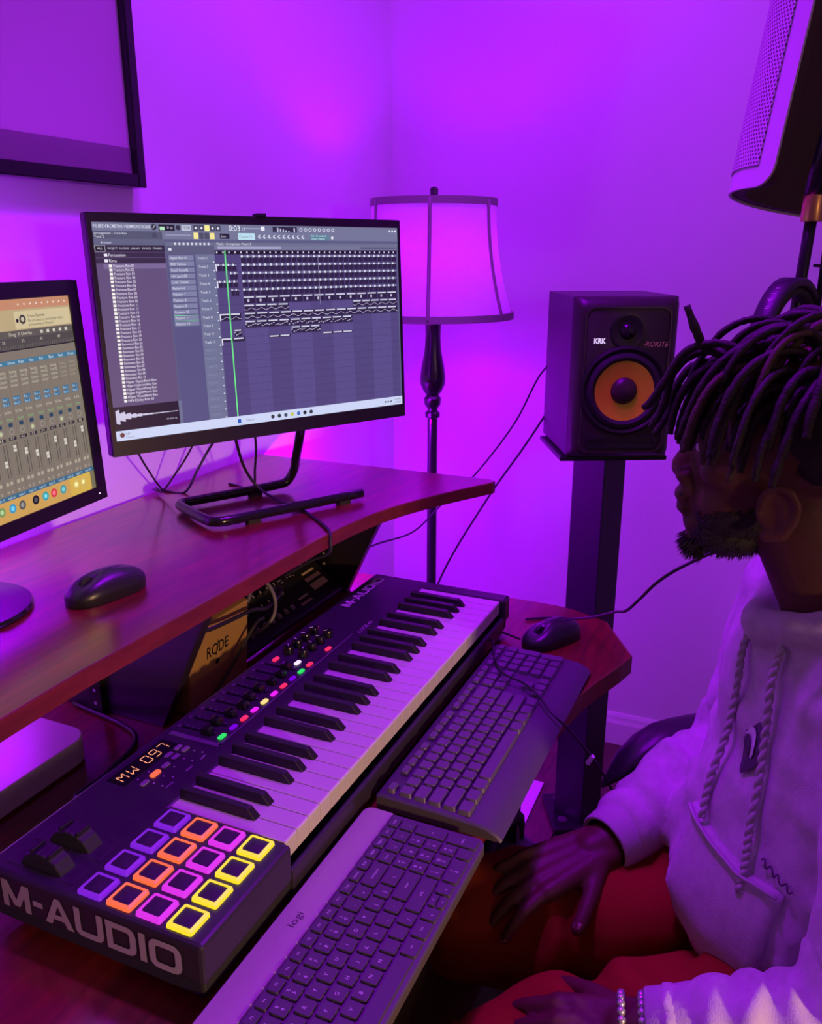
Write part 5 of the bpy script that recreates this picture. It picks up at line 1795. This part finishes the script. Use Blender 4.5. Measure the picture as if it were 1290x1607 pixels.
cnt = 0
for ring_th, n_ in ((0.10, 5), (0.32, 12), (0.55, 18), (0.78, 24), (1.0, 28), (1.2, 28)):
    for j in range(n_):
        a = 2 * pi * (j + 0.5 * random.random()) / n_ + ring_th
        d = V((sin(ring_th) * cos(a), sin(ring_th) * sin(a), cos(ring_th)))
        if d.y < -0.35 and ring_th > 1.0:
            continue
        if ring_th > 1.1 and d.y < 0.1:
            continue
        p = V((sc.x + sr.x * d.x, sc.y + sr.y * d.y, sc.z + sr.z * d.z))
        dir_ = (d * 0.75 + V((0, 0.34, 0.0)) + V((random.uniform(-.3, .3), random.uniform(-.15, .25), random.uniform(-.1, .2)))).normalized()
        Ltot = random.uniform(0.125, 0.175) if ring_th < 0.9 else random.uniform(0.08, 0.115)
        if d.y > 0.45:
            Ltot *= 0.80
        if abs(d.x) > 0.6 and d.y < 0.3:
            Ltot *= 0.88
        pts = [hl(*p)]
        step = Ltot / 7
        for k in range(7):
            dir_ = (dir_ + V((0, 0.0, -0.50)) + V((random.uniform(-.09, .09), random.uniform(-.09, .09), 0))).normalized()
            p = p + dir_ * step
            q_ = inside(p, 1.06)
            if q_.length < 1:
                q_.normalize()
                p = V((sc.x + q_.x * sr.x * 1.06, sc.y + q_.y * sr.y * 1.06, sc.z + q_.z * sr.z * 1.06))
            pts.append(hl(*p))
        lock(pts, random.uniform(0.0042, 0.0060), M_hairb if random.random() < 0.14 else None)
        cnt += 1
# stray locks that stand off the fringe
lock([hl(-0.01, 0.07, 0.115), hl(-0.015, 0.095, 0.126), hl(-0.02, 0.105, 0.142), hl(-0.02, 0.118, 0.170)], 0.0058)
lock([hl(-0.02, 0.055, 0.125), hl(-0.02, 0.085, 0.131), hl(-0.02, 0.115, 0.120), hl(-0.02, 0.135, 0.085), hl(-0.02, 0.148, 0.062), hl(-0.02, 0.156, 0.055)], 0.0055)
lock([hl(0.0, 0.07, 0.12), hl(0.0, 0.105, 0.118), hl(0.0, 0.128, 0.095), hl(0.0, 0.135, 0.06), hl(0.0, 0.140, 0.045), hl(0.0, 0.148, 0.030)], 0.0060)
lock([hl(0.02, 0.07, 0.11), hl(0.02, 0.11, 0.10), hl(0.02, 0.128, 0.07), hl(0.02, 0.132, 0.045), hl(0.015, 0.145, 0.018)], 0.0058)
lock([hl(-0.055, 0.02, 0.125), hl(-0.075, 0.05, 0.10), hl(-0.083, 0.055, 0.06), hl(-0.083, 0.05, 0.02), hl(-0.082, 0.052, -0.006)], 0.0050, M_hairb)
lock([hl(-0.055, -0.03, 0.13), hl(-0.085, -0.03, 0.10), hl(-0.090, -0.035, 0.06), hl(-0.088, -0.04, 0.025)], 0.0052, M_hairb)

# ---- beard: short hairs along the jaw
mb = MB()
random.seed(5)
def bh(p, n_, ln, r=0.0009):
    p = hl(*p)
    n_ = V(n_).normalized()
    q_ = p + n_ * ln
    a = n_.orthogonal().normalized() * r
    b_ = n_.cross(a)
    mb.add([p + a, p - a * 0.5 + b_ * 0.87, p - a * 0.5 - b_ * 0.87, q_], [(0, 1, 3), (1, 2, 3), (2, 0, 3)])
def ellp(c, r, d):
    return (c[0] + r[0] * d[0], c[1] + r[1] * d[1], c[2] + r[2] * d[2])
for k in range(2600):
    d = V((random.gauss(0, 1), random.gauss(0, 1), random.gauss(0, 1))).normalized()
    if k % 3 == 0:
        c, r_ = (0, 0.082, -0.098), (0.023, 0.019, 0.020)
        if d.z > 0.3 or d.y < -0.4:
            continue
    elif k % 3 == 1:
        c, r_ = (0, 0.050, -0.082), (0.0435, 0.0445, 0.0305)
        if d.z > 0.55:
            continue
    else:
        c, r_ = (0, 0.045, -0.048), (0.0535, 0.0525, 0.0505)
        if d.z > 0.15 - 0.5 * max(0, d.y) or abs(d.x) < 0.5:
            continue
    bh(ellp(c, r_, d * 0.98), (d.x * 0.7, d.y * 0.5 + 0.25, d.z * 0.5 - 0.55), random.uniform(0.005, 0.011) * (1.25 if k % 3 == 0 else 0.8))
for k in range(160):
    x = random.uniform(-0.026, 0.026)
    bh((x, 0.1085 - abs(x) * 0.25, -0.0335 - abs(x) * 0.25), (x * 8, 0.5, -0.5), 0.005, 0.0007)
for c, r_, zmax, back in (((0, 0.082, -0.098), (0.0228, 0.0188, 0.0198), 0.25, -0.6), ((0, 0.050, -0.082), (0.0440, 0.0450, 0.0310), 0.35, -0.75), ((0, 0.045, -0.048), (0.0542, 0.0530, 0.0510), -0.02, -0.75)):
    nn_, kk_ = 40, 24
    idx = {}
    vv2, ff2 = [], []
    for i_ in range(kk_ + 1):
        for j in range(nn_):
            th, a = pi * i_ / kk_, 2 * pi * j / nn_
            d = V((sin(th) * cos(a), sin(th) * sin(a), -cos(th)))
            vv2.append((hl(*ellp(c, r_, d)), d))
    for i_ in range(kk_):
        for j in range(nn_):
            q_ = (i_ * nn_ + j, i_ * nn_ + (j + 1) % nn_, (i_ + 1) * nn_ + (j + 1) % nn_, (i_ + 1) * nn_ + j)
            d = vv2[q_[0]][1]
            lim = zmax + 0.12 * noise.noise(d * 6) - (0.35 * max(0, d.y) if c[2] > -0.06 else 0)
            if d.z < lim and d.y > back and (c[2] < -0.06 or abs(d.x) > 0.45):
                ff2.append(q_)
    mb.add([v_[0] for v_ in vv2], ff2)
bd = mb.build('beard', M_hair, person)
bd['kind'] = 'stuff'

# ---- hoodie
mb = MB()
fwd = V((-0.40, 0.915, 0))
rgt = V((0.915, 0.40, 0))
def slab_ring(c, wx, wy, z, k=28, bulge=0.0, pw_=0.8):
    pts = []
    for j in range(k):
        a = 2 * pi * j / k
        ca, sa = cos(a), sin(a)
        x = math.copysign(abs(ca) ** pw_, ca) * wx
        y = math.copysign(abs(sa) ** pw_, sa) * wy + (bulge if sa > 0 else 0) * max(0, sa) ** 2
        pts.append(L_(V((c[0], c[1], z)) + rgt * x + fwd * y))
    return pts
rings_ = [slab_ring((0.385, -0.535), 0.165, 0.125, 0.545, bulge=0.02), slab_ring((0.385, -0.535), 0.190, 0.150, 0.60, bulge=0.035), slab_ring((0.385, -0.53), 0.195, 0.155, 0.66, bulge=0.04), slab_ring((0.39, -0.53), 0.19, 0.145, 0.74, bulge=0.03),
          slab_ring((0.395, -0.525), 0.188, 0.132, 0.82, bulge=0.012), slab_ring((0.40, -0.52), 0.192, 0.126, 0.89), slab_ring((0.402, -0.515), 0.185, 0.112, 0.945), slab_ring((0.403, -0.51), 0.125, 0.092, 0.978), slab_ring((0.403, -0.505), 0.085, 0.080, 0.995)]
mb.rings(rings_)
mb.chain([(L_((0.41, -0.51, 0.93)), 0.085), (L_(RS), 0.076), (L_(RE), 0.066), (L_(RE.lerp(RWr, 0.55)), 0.058), (L_(RE.lerp(RWr, 0.80)), 0.047)], 20)
mb.chain([(L_((0.40, -0.52, 0.93)), 0.085), (L_(LS), 0.076), (L_(LE), 0.064), (L_(LE.lerp(LWr, 0.55)), 0.056), (L_(LE.lerp(LWr, 0.82)), 0.045)], 20)
# hood lying round the neck
for k in range(22):
    a = 2 * pi * k / 22
    a2 = 2 * pi * (k + 1) / 22
    def hp_(a):
        return L_(V((0.402, -0.500, 0.990 + 0.034 * max(0, -sin(a)) + 0.026 * cos(a) ** 2 - 0.014 * max(0, sin(a)))) + V((cos(a) * 0.083, sin(a) * (0.092 if sin(a) > 0 else 0.12), 0)))
    mb.capsule(hp_(a), 0.021 + 0.020 * max(0, -sin(a)), hp_(a2), 0.021 + 0.020 * max(0, -sin(a2)), 12)
def folds(co):
    p = co + PB_
    d = 0.0
    d += 0.010 * (noise.noise(V((p.x * 9 + 3, p.y * 9, p.z * 15))))
    d += 0.005 * noise.noise(V((p.x * 24, p.y * 24, p.z * 30 + 7)))
    # rings of creases on the forearms
    for A_, B_ in ((RE, RWr), (LE, LWr)):
        ax = (B_ - A_)
        t = (p - A_).dot(ax) / ax.length_squared
        dist = (p - (A_ + ax * t)).length
        if -0.15 < t < 0.9 and dist < 0.09:
            d += 0.0034 * math.sin(t * 30 + 3 * noise.noise(p * 16))
    return d
hd = remeshed(mb, 'hoodie', M_hood, person, 0.0052, 7, folds)
# cuffs
for A_, B_ in ((RE, RWr), (LE, LWr)):
    mb = MB()
    ax = (B_ - A_)
    u_ = ax.normalized()
    o1 = u_.orthogonal().normalized()
    o2 = u_.cross(o1)
    rg_ = []
    for t, r_ in ((0.74, 0.046), (0.78, 0.0455), (0.86, 0.042), (0.99, 0.0385), (1.0, 0.036), (0.985, 0.0325)):
        c = L_(A_ + ax * t)
        rg_.append([c + (o1 * cos(2 * pi * j / 72) + o2 * sin(2 * pi * j / 72)) * (r_ + (0.0008 if j % 2 else 0)) for j in range(72)])
    mb.rings(rg_, True, False)
    mb.build('cuff', M_rib, hd, smooth=True)
# pocket, waistband and chest print follow the fleece
from mathutils.bvhtree import BVHTree
_tm = MB().rings(rings_)
_bv = BVHTree.FromPolygons([V(q_) for q_ in _tm.v], _tm.f)
PN = V((-0.75, 0.66, 0)).normalized()
PT = V((0.66, 0.75, 0)).normalized()
def on_fleece(s_, z, off=0.0):
    """point of the hoodie front at width s_, height z (world), lifted by off"""
    o_ = PT * s_ + PN * 0.6 + V((0, 0, z))
    hit = _bv.ray_cast(L_(o_), -PN)
    if hit[0] is None:
        return None
    return hit[0] + PN * (off + 0.004 + folds(hit[0]))
def patch(name, grid, off, thick, material):
    pts = [[on_fleece(s_, z, off) for s_, z in row] for row in grid]
    if any(p is None for r_ in pts for p in r_):
        pts = [[p for p in r_] for r_ in pts if all(q_ is not None for q_ in r_)]
    n_, k_ = len(pts), len(pts[0])
    for it in range(3):
        new = [[pts[i_][j].copy() for j in range(k_)] for i_ in range(n_)]
        for i_ in range(1, n_ - 1):
            for j in range(1, k_ - 1):
                new[i_][j] = (pts[i_ - 1][j] + pts[i_ + 1][j] + pts[i_][j - 1] + pts[i_][j + 1] + pts[i_][j] * 2) / 6 + PN * 0.0006
        pts = new
    vv2 = [p for r_ in pts for p in r_] + [p - PN * thick for r_ in pts for p in r_]
    T_ = n_ * k_
    ff = []
    for i_ in range(n_ - 1):
        for j in range(k_ - 1):
            a = i_ * k_ + j
            ff += [(a, a + 1, a + 1 + k_, a + k_), (T_ + a, T_ + a + k_, T_ + a + 1 + k_, T_ + a + 1)]
    for i_ in range(n_ - 1):
        for j in (0, k_ - 1):
            a = i_ * k_ + j
            ff.append((a, a + k_, T_ + a + k_, T_ + a))
    for j in range(k_ - 1):
        for i_ in (0, n_ - 1):
            a = i_ * k_ + j
            ff.append((a, a + 1, T_ + a + 1, T_ + a))
    return MB().add(vv2, ff).build(name, material, hd, smooth=True)
grid = []
for i_ in range(13):
    t = i_ / 12
    z = 0.752 - 0.135 * t
    s0 = -0.048 - 0.016 * t
    grid.append([(s0 + (-0.21 - s0) * j / 14, z) for j in range(15)])
pk = patch('pocket', grid, 0.006, 0.016, M_hood)
hem = [on_fleece(s_, z, 0.0105) for s_, z in grid[0]]
MB().tube(hem, 0.0022, 6).build('pocket_seam', M_rib, pk, smooth=True)
M_inkd, M_inkl = mat('print_dark', (0.09, 0.06, 0.11), 0.8), mat('print_pale', (0.74, 0.70, 0.76), 0.8)
def printed(name, poly, material, off):
    pts = [on_fleece(s_, z, off) for s_, z in poly]
    if any(p is None for p in pts):
        return
    c = sum(pts, V()) / len(pts)
    c = c + PN * 0.0006
    n_ = len(pts)
    MB().add(pts + [c], [(i_, (i_ + 1) % n_, n_) for i_ in range(n_)]).build(name, material, hd)
ec = (-0.113, 0.862)
printed('chest_print', [(ec[0] + 0.016 * cos(a), ec[1] + 0.030 * sin(a) + 0.006 * cos(3 * a)) for a in [2 * pi * k / 20 for k in range(20)]], M_inkd, 0.0016)
printed('chest_print', [(ec[0] + 0.003 + 0.011 * cos(a), ec[1] + 0.004 + 0.019 * sin(a)) for a in [2 * pi * k / 16 for k in range(16)]], M_inkl, 0.0026)
printed('chest_print', [(ec[0] + 0.006 + 0.007 * cos(a), ec[1] + 0.001 + 0.013 * sin(a)) for a in [2 * pi * k / 14 for k in range(14)]], M_inkd, 0.0036)
sg = [on_fleece(-0.176 - 0.0038 * k, 0.772 + 0.004 * math.sin(k * 2.3) - 0.001 * k, 0.0012) for k in range(12)]
if all(q_ is not None for q_ in sg):
    MB().tube(spline(sg, 3), 0.0010, 5).build('chest_print', M_inkd, hd, smooth=True)
# drawstrings
def drawstring(pts, name='drawstring'):
    sp = spline([L_(p) for p in pts], 14)
    mb_ = MB()
    n_ = len(sp)
    for ph in (0, pi):
        hel = []
        for i_, p in enumerate(sp):
            t = (sp[min(n_ - 1, i_ + 1)] - sp[max(0, i_ - 1)]).normalized()
            a1 = t.orthogonal().normalized()
            a2 = t.cross(a1)
            an = i_ * 0.9 + ph
            hel.append(p + (a1 * cos(an) + a2 * sin(an)) * 0.0022)
        mb_.tube(hel, 0.0030, 6)
    return mb_.build(name, M_rib, hd, smooth=True)
def on_body(pairs):
    return [q_ + PB_ for q_ in (on_fleece(s_, z, 0.007) for s_, z in pairs) if q_ is not None]
DS1 = on_body([(-0.047, 0.985), (-0.050, 0.95), (-0.055, 0.90), (-0.062, 0.85), (-0.072, 0.80), (-0.083, 0.76)])
DS2 = on_body([(-0.112, 0.985), (-0.122, 0.95), (-0.132, 0.90), (-0.144, 0.85), (-0.156, 0.80), (-0.166, 0.765), (-0.172, 0.735)])
drawstring(DS1)
drawstring(DS2)

# ---- shorts
mb = MB()
mb.capsule(L_(RH), 0.108, L_(LH), 0.108, 22)
mb.chain([(L_(RH), 0.105), (L_(RH.lerp(RK, 0.45)), 0.092), (L_(RK + V((0.004, -0.012, 0.0))), 0.082)], 22)
mb.chain([(L_(LH), 0.105), (L_(LH.lerp(LK, 0.45)), 0.092), (L_(LK + V((0.004, -0.012, 0.0))), 0.082)], 22)
def sfold(co):
    p = co + PB_
    d = 0.006 * noise.noise(V((p.x * 12, p.y * 9, p.z * 12)))
    for A_, B_ in ((RH, RK), (LH, LK)):
        ax = (B_ - A_)
        t = (p - A_).dot(ax) / ax.length_squared
        if 0 < t < 1.1:
            d += 0.0055 * math.sin(t * 24 + 5 * noise.noise(p * 8 + V((3, 0, 0))))
    return d
remeshed(mb, 'shorts', M_short, person, 0.0055, 6, sfold)
# shoes
for A_ in (RA, LA):
    mb = MB()
    mb.chain([(L_(A_ + V((0, -0.02, -0.045))), 0.042), (L_(A_ + V((-0.02, 0.08, -0.05))), 0.040), (L_(A_ + V((-0.04, 0.15, -0.058))), 0.032)], 14)
    mb.capsule(L_(A_ + V((0, -0.01, 0.0))), 0.046, L_(A_ + V((0, 0, -0.04))), 0.044)
    remeshed(mb, 'shoe', M_blk, person, 0.006, 6, lambda co: 0 if co.z > 0.004 else 0)
# bead bracelets on the left wrist
ax = (LE - LWr).normalized()
o1 = ax.orthogonal().normalized()
o2 = ax.cross(o1)
bead = MB().ellipsoid((0, 0, 0), (0.0046, 0.0046, 0.0046), n=10, k=7).mesh('bead', smooth=True)
M_beadd, M_beadl = mat('bead_black', (0.012, 0.010, 0.014), 0.2), mat('bead_silver', (0.55, 0.53, 0.56), 0.25, metal=0.6)
for off, seed in ((-0.022, 0), (-0.002, 1)):
    c0 = LWr - ax * off * -1 + ax * 0.0
    ring_pts = [L_(LWr + ax * off + (o1 * cos(2 * pi * j / 24) + o2 * sin(2 * pi * j / 24)) * 0.0315) for j in range(25)]
    br = MB().tube(ring_pts, 0.0010, 5).build('bracelet', M_beadd, person)
    for j in range(24):
        obj('bead', bead, M_beadl if (j * 7 + seed * 3) % (3 if seed else 6) == 0 else M_beadd, br, ring_pts[j])

# ================================================================== office chair
ch = thing('office_chair', 'black office chair with curved armrest under the seated person', 'chair', (0.385, -0.565, 0), R(23.6))
M_leath = mat('black_leather', (0.020, 0.017, 0.022), 0.38, bump=0.1, bscale=160)
mb = MB()
mb.rings([[(x, y, z) for x, y in rrect(-0.25 + i_, -0.24 + i_, 0.25 - i_, 0.25 - i_, 0.09, 6)] for z, i_ in ((0.375, 0.03), (0.385, 0.005), (0.41, 0.0), (0.432, 0.008), (0.440, 0.03))])
mb.build('seat', M_leath, ch, smooth='angle')
mb = MB()
rg_ = []
for i_ in range(9):
    z = 0.46 + 0.58 * i_ / 8
    w_ = 0.235 - 0.05 * (i_ / 8) ** 2
    y0 = -0.235 - 0.05 * (i_ / 8)
    rg_.append([(x, y0 + yy - 0.05 + 0.25 * x * x, z) for x, yy in rrect(-w_, -0.035, w_, 0.035, 0.03, 5)])
mb.rings(rg_)
mb.build('backrest', M_leath, ch, smooth='angle')
MB().box((-0.04, -0.30, 0.36), (0.04, -0.22, 0.56)).build('back_bracket', M_blk, ch, bevel=0.01)
for s in (-1, 1):
    rg_ = []
    K = 14
    for i_ in range(K + 1):
        t = i_ / K
        y = -0.12 + 0.385 * t
        x = s * ((0.300 if s > 0 else 0.345) + 0.02 * sin(pi * t)) - s * 0.055 * t * t
        z = (0.682 if s > 0 else 0.640) + 0.012 * sin(pi * t) - 0.05 * max(0, t - 0.75) ** 2 * 16
        e = min(1, math.sqrt(max(0.02, 1 - (2 * t - 1) ** 6)))
        rg_.append([(x + 0.036 * e * cos(2 * pi * j / 16), y, z + 0.020 * e * sin(2 * pi * j / 16)) for j in range(16)])
    am = MB().rings(rg_).build('armrest', M_leath, ch, smooth=True)
    MB().tube(spline([(s * (0.30 if s > 0 else 0.345), -0.02, 0.655 if s > 0 else 0.61), (s * 0.305, -0.02, 0.53), (s * 0.29, -0.02, 0.40), (s * 0.20, -0.02, 0.37)], 6), 0.016, 10).build('armrest_post', M_blk, am, smooth=True)
MB().lathe([(0.03, 0.10), (0.03, 0.25), (0.022, 0.26), (0.022, 0.375)], 16).build('gas_column', M_metal, ch, smooth='angle')
for k in range(5):
    a = 2 * pi * k / 5 + 0.3
    l_ = MB().tube([(0.02 * cos(a), 0.02 * sin(a), 0.12), (0.28 * cos(a), 0.28 * sin(a), 0.075)], [0.024, 0.016], 8).build('base_leg', M_blk, ch, smooth=True)
    MB().lathe([(0.0, -0.012), (0.026, -0.011), (0.028, 0.0), (0.026, 0.011), (0.0, 0.012)], 16, Matrix.Translation((0.28 * cos(a), 0.28 * sin(a), 0.028)) @ Matrix.Rotation(pi / 2, 4, 'Y')).build('castor', M_blkm, l_, smooth='angle')
